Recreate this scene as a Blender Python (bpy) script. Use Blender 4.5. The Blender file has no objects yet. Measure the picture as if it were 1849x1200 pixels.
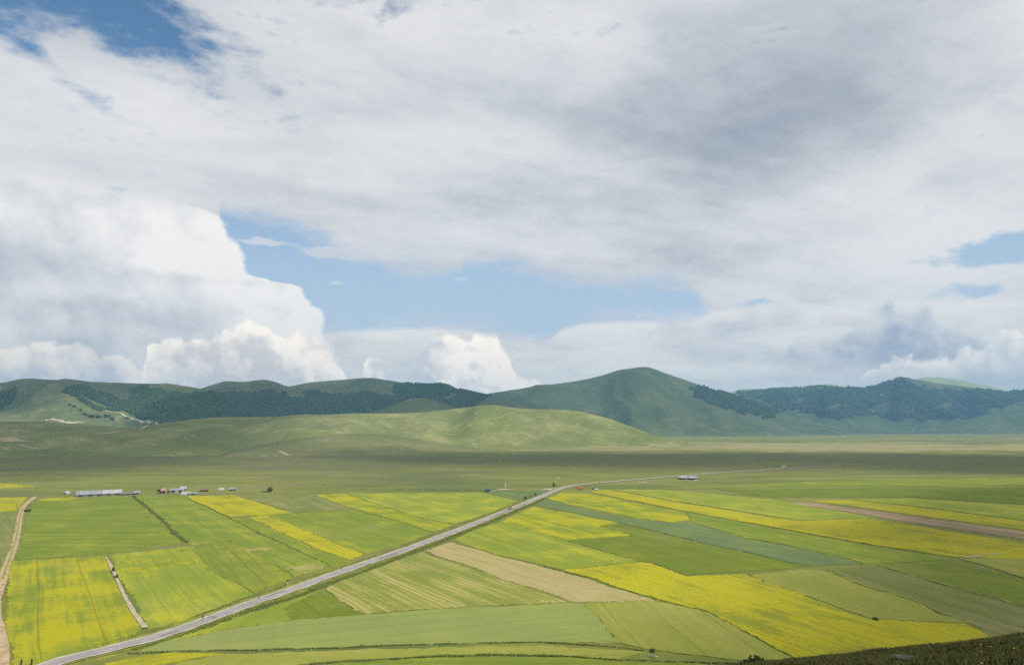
import bpy, bmesh, math, random
import numpy as np
from mathutils import Vector, noise as mnoise
from mathutils.bvhtree import BVHTree

S = bpy.context.scene
COL = S.collection
rnd = random.Random(7)
rng = np.random.default_rng(11)
R = math.radians

# ------------------------------------------------------------------ camera
# The viewpoint is a hillside 60 m above a flat upland plain, 24 mm lens, tilted up a little.
FPX, CX, CY, EYE = 1227.0, 924.5, 600.0, 60.0
TILT = math.atan2(167.0, FPX)
cam = bpy.data.cameras.new('camera')
cam.sensor_width = 36.0
cam.lens = 36.0 * FPX / 1849.0
cam.clip_start = 0.5
cam.clip_end = 60000.0
camo = bpy.data.objects.new('camera', cam)
COL.objects.link(camo)
camo.location = (0, 0, EYE)
camo.rotation_euler = (R(90) + TILT, 0, 0)
S.camera = camo
S.render.resolution_x, S.render.resolution_y = 1024, 664
S.render.engine = 'CYCLES'
S.cycles.use_denoising = False      # fine sample grain stays, like a camera's
S.cycles.use_adaptive_sampling = True
S.cycles.adaptive_threshold = 0.01
S.cycles.adaptive_min_samples = 16
S.cycles.max_bounces = 5
S.cycles.diffuse_bounces = 2
S.cycles.volume_bounces = 0
S.cycles.transparent_max_bounces = 8
S.view_settings.view_transform = 'Standard'
S.view_settings.look = 'None'
S.view_settings.gamma = 1.0
S.view_settings.use_curve_mapping = False
S.view_settings.exposure = 0.0

def ray(x, y):
    xc = (x - CX) / FPX
    yc = -(y - CY) / FPX
    return np.array([xc, math.cos(TILT) - math.sin(TILT) * yc, math.sin(TILT) + math.cos(TILT) * yc])

def G(x, y, z=0.0):
    """survey point: where the sight line meets the plain at height z"""
    d = ray(x, y)
    t = (z - EYE) / d[2]
    return (d[0] * t, d[1] * t)

def lin(r, g, b):
    f = lambda c: (c / 255.0 / 12.92) if c <= 10 else ((c / 255.0 + 0.055) / 1.055) ** 2.4
    return (f(r), f(g), f(b))

# ------------------------------------------------------------------ sun
SUN_AZ, SUN_EL = R(128), R(46)          # azimuth clockwise from the viewing direction (+Y)
SUNV = np.array([math.sin(SUN_AZ) * math.cos(SUN_EL), math.cos(SUN_AZ) * math.cos(SUN_EL), math.sin(SUN_EL)])
sun = bpy.data.lights.new('sun', 'SUN')
sun.energy = 5.0
sun.angle = R(0.53)
sun.color = (1.0, 0.94, 0.84)
suno = bpy.data.objects.new('sun', sun)
COL.objects.link(suno)
suno.rotation_euler = Vector(-SUNV).to_track_quat('-Z', 'Y').to_euler()

# ------------------------------------------------------------------ node helper: sockets with arithmetic
class V:
    """a socket with arithmetic"""
    def __init__(s, t, sock): s.t, s.s = t, sock
    def _m(s, op, *a):
        n = s.t.nodes.new('ShaderNodeMath'); n.operation = op
        for i, q in enumerate((s,) + a):
            if isinstance(q, V): s.t.links.new(q.s, n.inputs[i])
            else: n.inputs[i].default_value = q
        return V(s.t, n.outputs[0])
    def __add__(s, o): return s._m('ADD', o)
    __radd__ = __add__
    def __sub__(s, o): return s._m('SUBTRACT', o)
    def __rsub__(s, o): return (s * -1.0) + o
    def __mul__(s, o): return s._m('MULTIPLY', o)
    __rmul__ = __mul__
    def __truediv__(s, o): return s._m('DIVIDE', o)
    def max(s, o): return s._m('MAXIMUM', o)
    def min(s, o): return s._m('MINIMUM', o)
    def pow(s, o): return s._m('POWER', o)
    def abs(s): return s._m('ABSOLUTE')
    def sat(s): return s.max(0.0).min(1.0)
    def ss(s, a, b):
        """smoothstep from a to b"""
        n = s.t.nodes.new('ShaderNodeMapRange'); n.interpolation_type = 'SMOOTHSTEP'
        if a > b:
            n.inputs['To Min'].default_value = 1.0; n.inputs['To Max'].default_value = 0.0; a, b = b, a
        s.t.links.new(s.s, n.inputs['Value'])
        n.inputs['From Min'].default_value = a; n.inputs['From Max'].default_value = b
        return V(s.t, n.outputs['Result'])

def comb(t, x, y, z=0.0):
    n = t.nodes.new('ShaderNodeCombineXYZ')
    for i, q in enumerate((x, y, z)):
        if isinstance(q, V): t.links.new(q.s, n.inputs[i])
        else: n.inputs[i].default_value = q
    return V(t, n.outputs[0])

def sep(t, v):
    n = t.nodes.new('ShaderNodeSeparateXYZ'); t.links.new(v.s, n.inputs[0])
    return [V(t, o) for o in n.outputs]

def vmul(t, v, k):
    n = t.nodes.new('ShaderNodeVectorMath'); n.operation = 'MULTIPLY'
    t.links.new(v.s, n.inputs[0]); n.inputs[1].default_value = k
    return V(t, n.outputs[0])

def vadd(t, v, k):
    n = t.nodes.new('ShaderNodeVectorMath'); n.operation = 'ADD'
    t.links.new(v.s, n.inputs[0])
    if isinstance(k, V): t.links.new(k.s, n.inputs[1])
    else: n.inputs[1].default_value = k
    return V(t, n.outputs[0])

def noi(t, v, scale, detail=5.0, rough=0.55, dims='3D', col=False, dist=0.0):
    n = t.nodes.new('ShaderNodeTexNoise'); n.noise_dimensions = dims
    t.links.new(v.s, n.inputs['Vector'])
    n.inputs['Scale'].default_value = scale; n.inputs['Detail'].default_value = detail
    n.inputs['Roughness'].default_value = rough; n.inputs['Distortion'].default_value = dist
    return V(t, n.outputs['Color' if col else 'Fac'])

def mixc(t, f, a, b):
    n = t.nodes.new('ShaderNodeMix'); n.data_type = 'RGBA'; n.clamp_factor = True
    if isinstance(f, V): t.links.new(f.s, n.inputs[0])
    else: n.inputs[0].default_value = f
    for q, i in ((a, 6), (b, 7)):
        if isinstance(q, V): t.links.new(q.s, n.inputs[i])
        else: n.inputs[i].default_value = (*q[:3], 1.0)
    return V(t, n.outputs[2])

def scalec(t, c, f):
    n = t.nodes.new('ShaderNodeVectorMath'); n.operation = 'SCALE'
    if isinstance(c, V): t.links.new(c.s, n.inputs[0])
    else: n.inputs[0].default_value = c[:3]
    if isinstance(f, V): t.links.new(f.s, n.inputs['Scale'])
    else: n.inputs['Scale'].default_value = f
    return V(t, n.outputs[0])

# ------------------------------------------------------------------ sky: Nishita blue with a procedural cloudscape by direction
world = bpy.data.worlds.new('World')
S.world = world
world.use_nodes = True
T = world.node_tree
T.nodes.clear()
tc = T.nodes.new('ShaderNodeTexCoord')
DIR = V(T, tc.outputs['Generated'])
dx, dy, dz = sep(T, DIR)
K = 1227.0                                       # angles below are in 1/1227 radian
az = dx._m('ARCTAN2', dy) * K
el = dz.max(-1.0).min(1.0)._m('ARCSINE') * K
elp = el.max(0.0)

def AE(x, y):
    d = ray(x, y); d = d / np.linalg.norm(d)
    return math.atan2(d[0], d[1]) * K, math.asin(d[2]) * K

# domain warp, so that no outline is a clean curve
w1 = noi(T, vmul(T, DIR, (1, 1, 1.6)), 7.0, 2.0, 0.55, col=True)
w1x, w1y, _ = sep(T, w1)
w2 = noi(T, vmul(T, DIR, (1, 1, 1.3)), 30.0, 3.0, 0.6, col=True)
w2x, w2y, _ = sep(T, w2)
awl = az + (w1x - 0.5) * 110.0 + (w2x - 0.5) * 26.0      # strongly warped: layered cloud
ewl = el + (w1y - 0.5) * 60.0 + (w2y - 0.5) * 16.0
awc = az + (w2x - 0.5) * 26.0                              # lightly warped: heaped cloud
ewc = el + (w2y - 0.5) * 26.0
PL = comb(T, awl, ewl)
PC = comb(T, awc, ewc)

def blob(P, x, y, rx, ry, rot=0.0, p=1.0):
    """soft ellipse round a direction, 1 in the middle, 0 outside"""
    a, e = AE(x, y)
    m = T.nodes.new('ShaderNodeMapping'); m.vector_type = 'TEXTURE'
    T.links.new(P.s, m.inputs[0])
    m.inputs['Location'].default_value = (a, e, 0)
    m.inputs['Rotation'].default_value = (0, 0, R(rot))
    m.inputs['Scale'].default_value = (rx, ry, 1)
    n = T.nodes.new('ShaderNodeVectorMath'); n.operation = 'LENGTH'
    T.links.new(m.outputs[0], n.inputs[0])
    return V(T, n.outputs['Value']).ss(1.0, 0.0)

def curve(inp, lo, hi, pts, vlo, vhi):
    """profile: value as a function of one angle"""
    n = T.nodes.new('ShaderNodeFloatCurve')
    k = (inp - lo) / (hi - lo)
    T.links.new(k.s, n.inputs['Value'])
    c = n.mapping.curves[0]
    pts = sorted(((min(max((a - lo) / (hi - lo), 0), 1), (v - vlo) / (vhi - vlo)) for a, v in pts))
    while len(c.points) < len(pts): c.points.new(0.5, 0.5)
    for q, (a, v) in zip(c.points, pts):
        q.location = (a, v); q.handle_type = 'AUTO_CLAMPED'
    n.mapping.use_clip = False
    n.mapping.update()
    return V(T, n.outputs[0]) * (vhi - vlo) + vlo

def top_profile(inp, pix):
    pts = [AE(x, y) for x, y in pix]
    return curve(inp, -860.0, 860.0, pts, -100.0, 800.0)

nish = T.nodes.new('ShaderNodeTexSky')
nish.sky_type = 'NISHITA'; nish.sun_disc = False
nish.sun_elevation = SUN_EL; nish.sun_rotation = SUN_AZ
nish.altitude = 1400.0; nish.air_density = 1.0; nish.dust_density = 0.6; nish.ozone_density = 1.0
SKYX = 10.0            # background strength is 0.1
bv = T.nodes.new('ShaderNodeVectorMath'); bv.operation = 'MULTIPLY'
T.links.new(nish.outputs[0], bv.inputs[0]); bv.inputs[1].default_value = (0.62, 1.12, 1.30)   # white balance of the clear blue
blue = V(T, bv.outputs[0])
# thin milky veil low in the sky
veil = elp.ss(620.0, 120.0)
skyc = mixc(T, veil * 0.93, blue, [c * SKYX for c in lin(194, 213, 231)])

# perspective coordinates of a cloud deck overhead (streaks run along the wind)
inv = dz.max(0.0) + 0.16
px_, py_ = dx / inv, dy / inv
DK = comb(T, px_ * 0.8 + py_ * 0.35, py_ * 0.8 - px_ * 0.35)
DKS = vmul(T, DK, (0.55, 1.25, 1.0))
big = noi(T, DKS, 1.15, 4.0, 0.5, '2D', dist=0.35)
fine = noi(T, DKS, 4.5, 6.0, 0.58, '2D')
wisp = noi(T, vmul(T, DIR, (1.0, 1.0, 3.2)), 9.0, 6.0, 0.6, dist=0.4)
puff = noi(T, DIR, 26.0, 5.0, 0.52)
# relief: the same billows sampled a step towards the sun
puff_s = noi(T, vadd(T, DIR, (0.011, -0.003, 0.009)), 26.0, 5.0, 0.52)
relief = (puff - puff_s)
soft = noi(T, DIR, 11.0, 3.0, 0.5)
soft_s = noi(T, vadd(T, DIR, (0.022, -0.004, 0.02)), 11.0, 3.0, 0.5)
relief2 = soft - soft_s
def lobes(off):
    n = T.nodes.new('ShaderNodeTexVoronoi'); n.voronoi_dimensions = '3D'; n.feature = 'F1'
    v = vadd(T, vadd(T, DIR, off), vmul(T, w2, (0.018, 0.018, 0.018)))
    T.links.new(v.s, n.inputs['Vector'])
    n.inputs['Scale'].default_value = 32.0; n.inputs['Detail'].default_value = 2.4; n.inputs['Roughness'].default_value = 0.55
    n.normalize = True
    return V(T, n.outputs['Distance'])
lob = lobes((0.0, 0.0, 0.0))                    # cauliflower lobes of the heaped clouds
lob_s = lobes((0.007, -0.002, 0.007))
relief3 = lob_s - lob

# --- high deck: brightness
alto = noi(T, vmul(T, DIR, (1.0, 1.0, 1.7)), 34.0, 4.0, 0.55, dist=0.3)
br = 0.68 + (big - 0.5) * 0.44 + (fine - 0.5) * 0.38 + (wisp - 0.5) * 0.28 + (alto - 0.5) * 0.09
for x, y, rx, ry, rot, k in [
    (760, 40, 420, 120, 0, .10), (1060, 100, 220, 120, 0, .12), (430, 130, 260, 120, 0, .03), (860, 255, 300, 70, 0, .10),
    (320, 215, 340, 70, -10, .04), (1500, 360, 420, 70, 12, .13), (1740, 370, 260, 90, 8, .16), (950, 420, 360, 70, 0, .07),
    (1640, 480, 360, 90, 0, .16), (1810, 60, 160, 120, 25, .10), (640, 300, 240, 70, 0, .04), (1100, 330, 260, 90, 0, .05),
    (1440, 150, 560, 260, 18, -.15), (1520, 90, 420, 200, 15, -.08), (1480, 235, 420, 120, 10, -.08), (1280, 210, 420, 200, 10, -.07), (1700, 60, 360, 160, 15, -.06),
    (620, 185, 230, 55, 0, -.09), (870, 365, 200, 45, 0, -.10), (1260, 440, 240, 45, 0, -.12), (90, 200, 260, 60, -10, -.08),
    (1700, 190, 220, 40, 18, -.08), (430, 330, 240, 45, -4, -.09), (1820, 240, 160, 50, 15, -.06), (200, 310, 260, 60, -10, -.08)]:
    br = br + blob(PL, x, y, rx, ry, rot) * (k * 0.8)
deck_c = mixc(T, br.ss(0.16, 0.90), [c * SKYX for c in lin(158, 167, 182)], [c * SKYX for c in lin(236, 236, 236)])

# --- high deck: holes that show the blue
gap_top = top_profile(awl * 0.5 + az * 0.5, [(-60, 640), (330, 600), (385, 520), (400, 385), (440, 392), (500, 401), (575, 417), (605, 450), (680, 470), (760, 482), (830, 484), (845, 468),
                            (930, 478), (1000, 498), (1090, 508), (1180, 508), (1240, 525), (1275, 570), (1330, 640), (1900, 640)])
gap_bot = top_profile(az, [(-60, 640), (330, 640), (430, 640), (560, 600), (600, 598), (700, 592), (800, 590), (900, 606), (980, 612), (1020, 596), (1100, 582),
                           (1180, 580), (1240, 572), (1275, 575), (1330, 620), (1900, 620)])
ewg = el + (w1y - 0.5) * 16.0 + (w2y - 0.5) * 9.0
h_gap = (gap_top - ewg).min(ewg - gap_bot)
hole = (h_gap + (wisp - 0.5) * 96.0 + (alto - 0.5) * 46.0).ss(-32.0, 30.0)
tl = blob(PL, 40, -20, 400, 130, 6) * 1.02 + blob(PL, -40, 5, 300, 75, -4) * 0.8 + blob(PL, 330, 95, 400, 95, -22) * 0.95 + blob(PL, 110, 133, 170, 26, -20) * 0.55 + blob(PL, 560, -30, 420, 60, 0) * 0.5
hole2 = (tl + (wisp - 0.5) * 2.3 + (fine - 0.5) * 1.3 + (alto - 0.5) * 1.1).ss(0.30, 1.35)
r1 = blob(PL, 1830, 442, 135, 46, 8) * 1.25 + blob(PL, 1752, 527, 90, 26, 10) * 1.0 + blob(PL, 1372, 556, 50, 14, 0) * 0.9 + blob(PL, 60, 600, 130, 22, -6) * 0.62
hole3 = (r1 + (wisp - 0.5) * 1.8 + (alto - 0.5) * 1.0).ss(0.34, 0.95)
a_deck = (1.0 - (hole.max(hole2 * 0.94).max(hole3)))
# small wisps inside the gap
wv = blob(PC, 610, 457, 110, 17, -3) * 2.0 + blob(PC, 470, 437, 75, 9, 0) * 1.3 + blob(PC, 606, 513, 32, 7, 0) * 1.1 + blob(PC, 830, 505, 60, 8, 0) * 0.6
a_deck = a_deck.max((wv + (wisp - 0.5) * 1.2).ss(0.35, 1.0) * 0.75)
c = mixc(T, a_deck, skyc, deck_c)

# --- low grey-white layer along the horizon
low_top = top_profile(awl * 0.4 + az * 0.6, [(-60, 590), (300, 590), (560, 602), (640, 596), (740, 590), (820, 590), (920, 606), (985, 614), (1015, 594), (1090, 580), (1180, 576), (1215, 584),
                             (1300, 560), (1420, 545), (1560, 545), (1700, 540), (1900, 540)])
lowd = low_top - ewg + (wisp - 0.5) * 18.0
a_low = lowd.ss(-2.0, 10.0) * (0.75 + (fine - 0.5) * 0.5).sat()
lowb = (0.70 + (wisp - 0.5) * 0.5 + (soft - 0.5) * 0.25) + blob(PC, 1110, 588, 130, 14, 2) * 0.22 + blob(PC, 1300, 590, 260, 34, 0) * -0.10 + blob(PC, 1480, 655, 260, 30, -10) * -0.13 \
    + blob(PC, 1280, 670, 220, 20, 0) * 0.10 + blob(PC, 700, 600, 150, 16, 0) * 0.12 + blob(PC, 1800, 690, 160, 30, 0) * -0.25 + blob(PC, 1050, 660, 200, 40, 0) * 0.06
low_c = mixc(T, lowb.ss(0.35, 0.85), [x * SKYX for x in lin(190, 198, 210)], [x * SKYX for x in lin(253, 250, 243)])
c = mixc(T, a_low, c, low_c)

# --- heaped clouds: bright sunlit crowns, grey bases
WARM = (1.07, 1.0, 0.93)             # warm tint put into low cloud colours to offset the haze's blue
def heap(c, pix, depth, edge, top, base, base_lo=None, rel=1.0, right_light=0.0, body=1.0, wob=1.0, gain=1.26):
    """pix is the crown outline; depth the distance over which the crown turns grey"""
    tp = top_profile(az + (w2x - 0.5) * 24.0 * wob, pix)
    d = tp - el + (0.36 - lob) * 60.0 * wob + (puff - 0.5) * 34.0 * wob + (w2y - 0.5) * 14.0 * wob
    a = d.ss(0.0, edge)
    if base_lo is not None:
        bl = top_profile(az, base_lo)
        a = a * (el - bl + (wisp - 0.5) * 30.0).ss(-14.0, 16.0)
    lit = d.ss(depth, -10.0) * 0.8 + 0.10 + relief3 * 2.0 * rel + relief * 1.2 * rel + relief2 * 3.0 * rel - (lob - 0.3) * 0.35
    if right_light: lit = lit + (az - right_light).ss(-80.0, 50.0) * 0.7 - 0.40
    cc = mixc(T, lit.sat(), [x * SKYX * gain * w for x, w in zip(lin(*base), WARM)], [x * SKYX * gain * w for x, w in zip(lin(*top), WARM)])
    return mixc(T, a * body, c, cc)

# shaded congestus far right
c = heap(c, [(-60, 830), (1400, 830), (1420, 615), (1470, 605), (1530, 590), (1570, 575), (1590, 545), (1607, 535), (1622, 560), (1650, 555), (1672, 545), (1690, 570),
             (1720, 590), (1780, 610), (1900, 640)], 90.0, 22.0, (196, 203, 212), (146, 162, 188), [(1300, 640), (1420, 640), (1500, 650), (1640, 660), (1900, 670)], 0.9, body=0.9, wob=0.9)
# tower on the left
tx = curve(el + (w2y - 0.5) * 14.0, 0.0, 520.0, [(AE(400, y)[1], AE(x, y)[0]) for x, y in
           [(700, 760), (640, 690), (612, 640), (606, 615), (592, 600), (590, 570), (570, 540), (552, 520), (545, 508), (462, 494), (452, 478), (428, 440), (412, 415), (404, 392), (330, 376), (220, 362), (60, 352), (-200, 335)]], -1000.0, 200.0)
td = tx - az + (0.36 - lob) * 50.0 + (puff - 0.5) * 30.0 + (w2x - 0.5) * 12.0 - blob(PC, 380, 350, 90, 22, 0) * 20
a_t = td.ss(-2.0, 13.0) * (el + (wisp - 0.5) * 40.0).ss(AE(300, 352)[1] + 8, AE(300, 385)[1])
tl_ = 0.60 + td.ss(280.0, 10.0) * 0.42 + (soft - 0.5) * 0.12 + relief * 0.6 + relief2 * 1.2 + relief3 * 0.5 - (lob - 0.3) * 0.1 + (wisp - 0.5) * 0.30 + blob(PC, 30, 470, 200, 70, 0) * -0.42 + blob(PC, 260, 570, 190, 50, 0) * -0.30 \
    + blob(PC, 520, 560, 130, 40, 0) * -0.05 + blob(PC, 120, 620, 200, 30, 0) * -0.35 + blob(PC, 380, 505, 260, 16, 0) * -0.22 + blob(PC, 330, 440, 220, 60, 0) * 0.15 + blob(PC, 250, 400, 200, 40, 0) * 0.05 \
    + blob(PC, 470, 530, 200, 22, 0) * 0.12 + blob(PC, 100, 520, 170, 26, 0) * 0.22
tow_c = mixc(T, tl_.sat(), [x * SKYX for x in lin(197, 203, 212)], [x * SKYX for x in lin(255, 253, 249)])
c = mixc(T, a_t, c, tow_c)
# heaps along the left horizon
c = heap(c, [(-60, 632), (20, 628), (60, 622), (110, 624), (165, 630), (210, 640), (245, 660), (262, 690), (300, 830), (1900, 830)], 62.0, 9.0, (236, 235, 231), (192, 199, 209), rel=1.0, body=0.92)
c = heap(c, [(-60, 830), (235, 790), (258, 640), (285, 618), (330, 612), (372, 618), (400, 606), (428, 590), (452, 584), (480, 592), (505, 610), (535, 600), (570, 606), (592, 632), (612, 655), (626, 690), (650, 830), (1900, 830)],
         85.0, 8.0, (247, 245, 240), (203, 206, 211), rel=1.2)
# small cumulus over the saddle
c = heap(c, [(-60, 830), (640, 830), (655, 655), (676, 645), (690, 660), (705, 700), (720, 720), (735, 680), (752, 652), (770, 624), (795, 610), (822, 604), (845, 610), (866, 600), (890, 606), (905, 630), (922, 652), (940, 682), (960, 680), (985, 700), (1010, 712), (1040, 790), (1900, 830)],
         150.0, 13.0, (247, 245, 240), (198, 205, 214), rel=1.3, wob=0.85, right_light=AE(812, 640)[0])
# bright heaps on the right horizon
c = heap(c, [(-60, 830), (1480, 830), (1560, 668), (1600, 650), (1640, 640), (1680, 650), (1712, 646), (1735, 628), (1760, 630), (1785, 616), (1815, 602), (1850, 598), (1900, 598)], 40.0, 12.0, (242, 241, 238), (200, 207, 217),
         [(1300, 672), (1560, 680), (1700, 676), (1900, 670)], 1.0, body=0.88)

bg = T.nodes.new('ShaderNodeBackground')
bg.inputs['Strength'].default_value = 0.1
T.links.new(c.s, bg.inputs['Color'])
wo = T.nodes.new('ShaderNodeOutputWorld')
T.links.new(bg.outputs[0], wo.inputs['Surface'])
world.cycles.sampling_method = 'MANUAL'
world.cycles.sample_map_resolution = 512

# ================================================================== helpers
def link(o, parent=None):
    COL.objects.link(o)
    if parent is not None: o.parent = parent
    return o

def mesh_obj(name, verts, faces, mat=None, parent=None, loc=None, smooth=False):
    me = bpy.data.meshes.new(name)
    verts = np.asarray(verts, dtype=float)
    if loc is not None: verts = verts - np.asarray(loc, dtype=float)
    if isinstance(faces, np.ndarray):
        k = faces.shape[1]
        me.vertices.add(len(verts)); me.vertices.foreach_set('co', verts.astype(np.float32).ravel())
        me.loops.add(faces.size); me.loops.foreach_set('vertex_index', faces.astype(np.int32).ravel())
        me.polygons.add(len(faces)); me.polygons.foreach_set('loop_start', np.arange(0, faces.size, k, dtype=np.int32))
        me.update(calc_edges=True)
    else:
        me.from_pydata(verts.tolist(), [], faces)
    if smooth: me.polygons.foreach_set('use_smooth', np.ones(len(me.polygons), dtype=bool))
    if mat is not None: me.materials.append(mat)
    o = bpy.data.objects.new(name, me)
    if loc is not None: o.location = loc
    return link(o, parent)

def tag(o, label=None, cat=None, group=None, kind=None):
    if label: o['label'] = label
    if cat: o['category'] = cat
    if group: o['group'] = group
    if kind: o['kind'] = kind
    return o

def empty(name, loc, rz=0.0, label=None, cat=None, group=None):
    o = bpy.data.objects.new(name, None)
    o.location = loc; o.rotation_euler = (0, 0, rz); o.empty_display_size = 0.5
    return tag(link(o), label, cat, group)

_perm = np.random.default_rng(5).permutation(512)
_grad = np.random.default_rng(6).normal(size=(512, 2)); _grad /= np.linalg.norm(_grad, axis=1)[:, None]
def perlin(x, y):
    xi, yi = np.floor(x).astype(int), np.floor(y).astype(int)
    xf, yf = x - xi, y - yi
    u, v = xf * xf * xf * (xf * (xf * 6 - 15) + 10), yf * yf * yf * (yf * (yf * 6 - 15) + 10)
    def g(i, j, a, b):
        h = _perm[(_perm[i % 512] + j) % 512]
        return _grad[h, 0] * a + _grad[h, 1] * b
    n0 = g(xi, yi, xf, yf) * (1 - u) + g(xi + 1, yi, xf - 1, yf) * u
    n1 = g(xi, yi + 1, xf, yf - 1) * (1 - u) + g(xi + 1, yi + 1, xf - 1, yf - 1) * u
    return n0 * (1 - v) + n1 * v
def fbm(x, y, o=4, g=0.5):
    s, a = 0.0, 1.0
    for i in range(o):
        s = s + a * perlin(x * 2 ** i + 17.3 * i, y * 2 ** i - 9.1 * i); a *= g
    return s

def wander(p):
    """old plot boundaries are never ruler-straight"""
    p = np.asarray(p, float)
    x, y = p[..., 0], p[..., 1]
    return np.stack([x + 1.5 * fbm(x / 26.0, y / 26.0, 2), y + 1.5 * fbm(x / 26.0 + 40, y / 26.0 + 7, 2)], -1)

def smooth_line(pts, n):
    """Catmull-Rom through the points"""
    p = np.asarray(pts, float)
    p = np.vstack([2 * p[0] - p[1], p, 2 * p[-1] - p[-2]])
    out = []
    for i in range(1, len(p) - 2):
        for k in range(n):
            t = k / n
            a, b, c_, d = p[i - 1], p[i], p[i + 1], p[i + 2]
            out.append(0.5 * ((2 * b) + (c_ - a) * t + (2 * a - 5 * b + 4 * c_ - d) * t * t + (3 * b - a - 3 * c_ + d) * t ** 3))
    out.append(p[-2])
    return np.array(out)

def in_poly(px, py, poly):
    inside = np.zeros(px.shape, bool)
    j = len(poly) - 1
    for i in range(len(poly)):
        xi, yi = poly[i]; xj, yj = poly[j]
        c_ = ((yi > py) != (yj > py)) & (px < (xj - xi) * (py - yi) / (yj - yi + 1e-12) + xi)
        inside ^= c_
        j = i
    return inside

def to_px(X, Y, Z):
    z = Z - EYE
    f = Y * math.cos(TILT) + z * math.sin(TILT)
    u = -Y * math.sin(TILT) + z * math.cos(TILT)
    return CX + FPX * X / f, CY - FPX * u / f

# ---- materials
def new_mat(name, rough=0.95, spec=0.15):
    m = bpy.data.materials.new(name); m.use_nodes = True
    t = m.node_tree
    b = t.nodes['Principled BSDF']
    b.inputs['Roughness'].default_value = rough
    b.inputs['Specular IOR Level'].default_value = spec
    return m, t, b

def simple(name, col, rough=0.8, var=0.12, scale=3.0, spec=0.2, metal=0.0, dirt=None):
    """painted or bare surface with slight wear"""
    m, t, b = new_mat(name, rough, spec)
    b.inputs['Metallic'].default_value = metal
    tc_ = t.nodes.new('ShaderNodeTexCoord')
    p = V(t, tc_.outputs['Object'])
    n = noi(t, p, scale, 5.0, 0.65)
    d = dirt or [c_ * 0.55 for c_ in col]
    c1 = mixc(t, n.ss(0.35, 0.75) * min(1.0, var * 3.0), col, d)
    t.links.new(c1.s, b.inputs['Base Color'])
    return m

def geo_pos(t):
    return V(t, t.nodes.new('ShaderNodeNewGeometry').outputs['Position'])

def bump(t, b, h, strength=0.5, dist=0.2):
    n = t.nodes.new('ShaderNodeBump')
    n.inputs['Strength'].default_value = strength; n.inputs['Distance'].default_value = dist
    t.links.new(h.s, n.inputs['Height']); t.links.new(n.outputs[0], b.inputs['Normal'])

def foliage_mat(name, a, b_, c_=None, trans=0.0):
    """leaves: colour varies from clump to clump"""
    m, t, bs = new_mat(name, 0.9, 0.1)
    g = t.nodes.new('ShaderNodeNewGeometry')
    rv = V(t, g.outputs['Random Per Island'])
    n = noi(t, V(t, g.outputs['Position']), 0.02, 3.0, 0.5)
    col = mixc(t, (rv * 0.75 + n * 0.5 - 0.1).sat(), a, b_)
    if c_ is not None: col = mixc(t, rv.ss(0.86, 0.97), col, c_)
    t.links.new(col.s, bs.inputs['Base Color'])
    return m

# ================================================================== large structure
# ---- the plain: one sheet from behind the viewpoint to past the mountains
def ground_height(X, Y):
    w = np.clip((Y - 1050.0) / 1400.0, 0, 1)
    return w * (3.2 * fbm(X / 420.0, Y / 420.0, 3) + 1.0 * fbm(X / 90.0, Y / 90.0, 2))

def axis(lo, hi, c0, c1, fine, coarse):
    a = list(np.arange(c0, c1, fine))
    x, s = c1, fine
    while x < hi: a.append(x); s = min(s * 1.15, coarse); x += s
    a.append(hi)
    x, s = c0 - fine, fine
    while x > lo: a.append(x); s = min(s * 1.15, coarse); x -= s
    a.append(lo)
    return np.array(sorted(set(a)))

gx = axis(-8800, 8800, -2200, 2200, 40, 500)
gy = axis(-2800, 9200, 900, 3600, 30, 400)
GX, GY = np.meshgrid(gx, gy)
gv = np.stack([GX.ravel(), GY.ravel(), ground_height(GX, GY).ravel()], 1)
nx, ny = len(gx), len(gy)
ii = np.arange(nx * ny).reshape(ny, nx)
gf = np.stack([ii[:-1, :-1].ravel(), ii[:-1, 1:].ravel(), ii[1:, 1:].ravel(), ii[1:, :-1].ravel()], 1)

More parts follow.
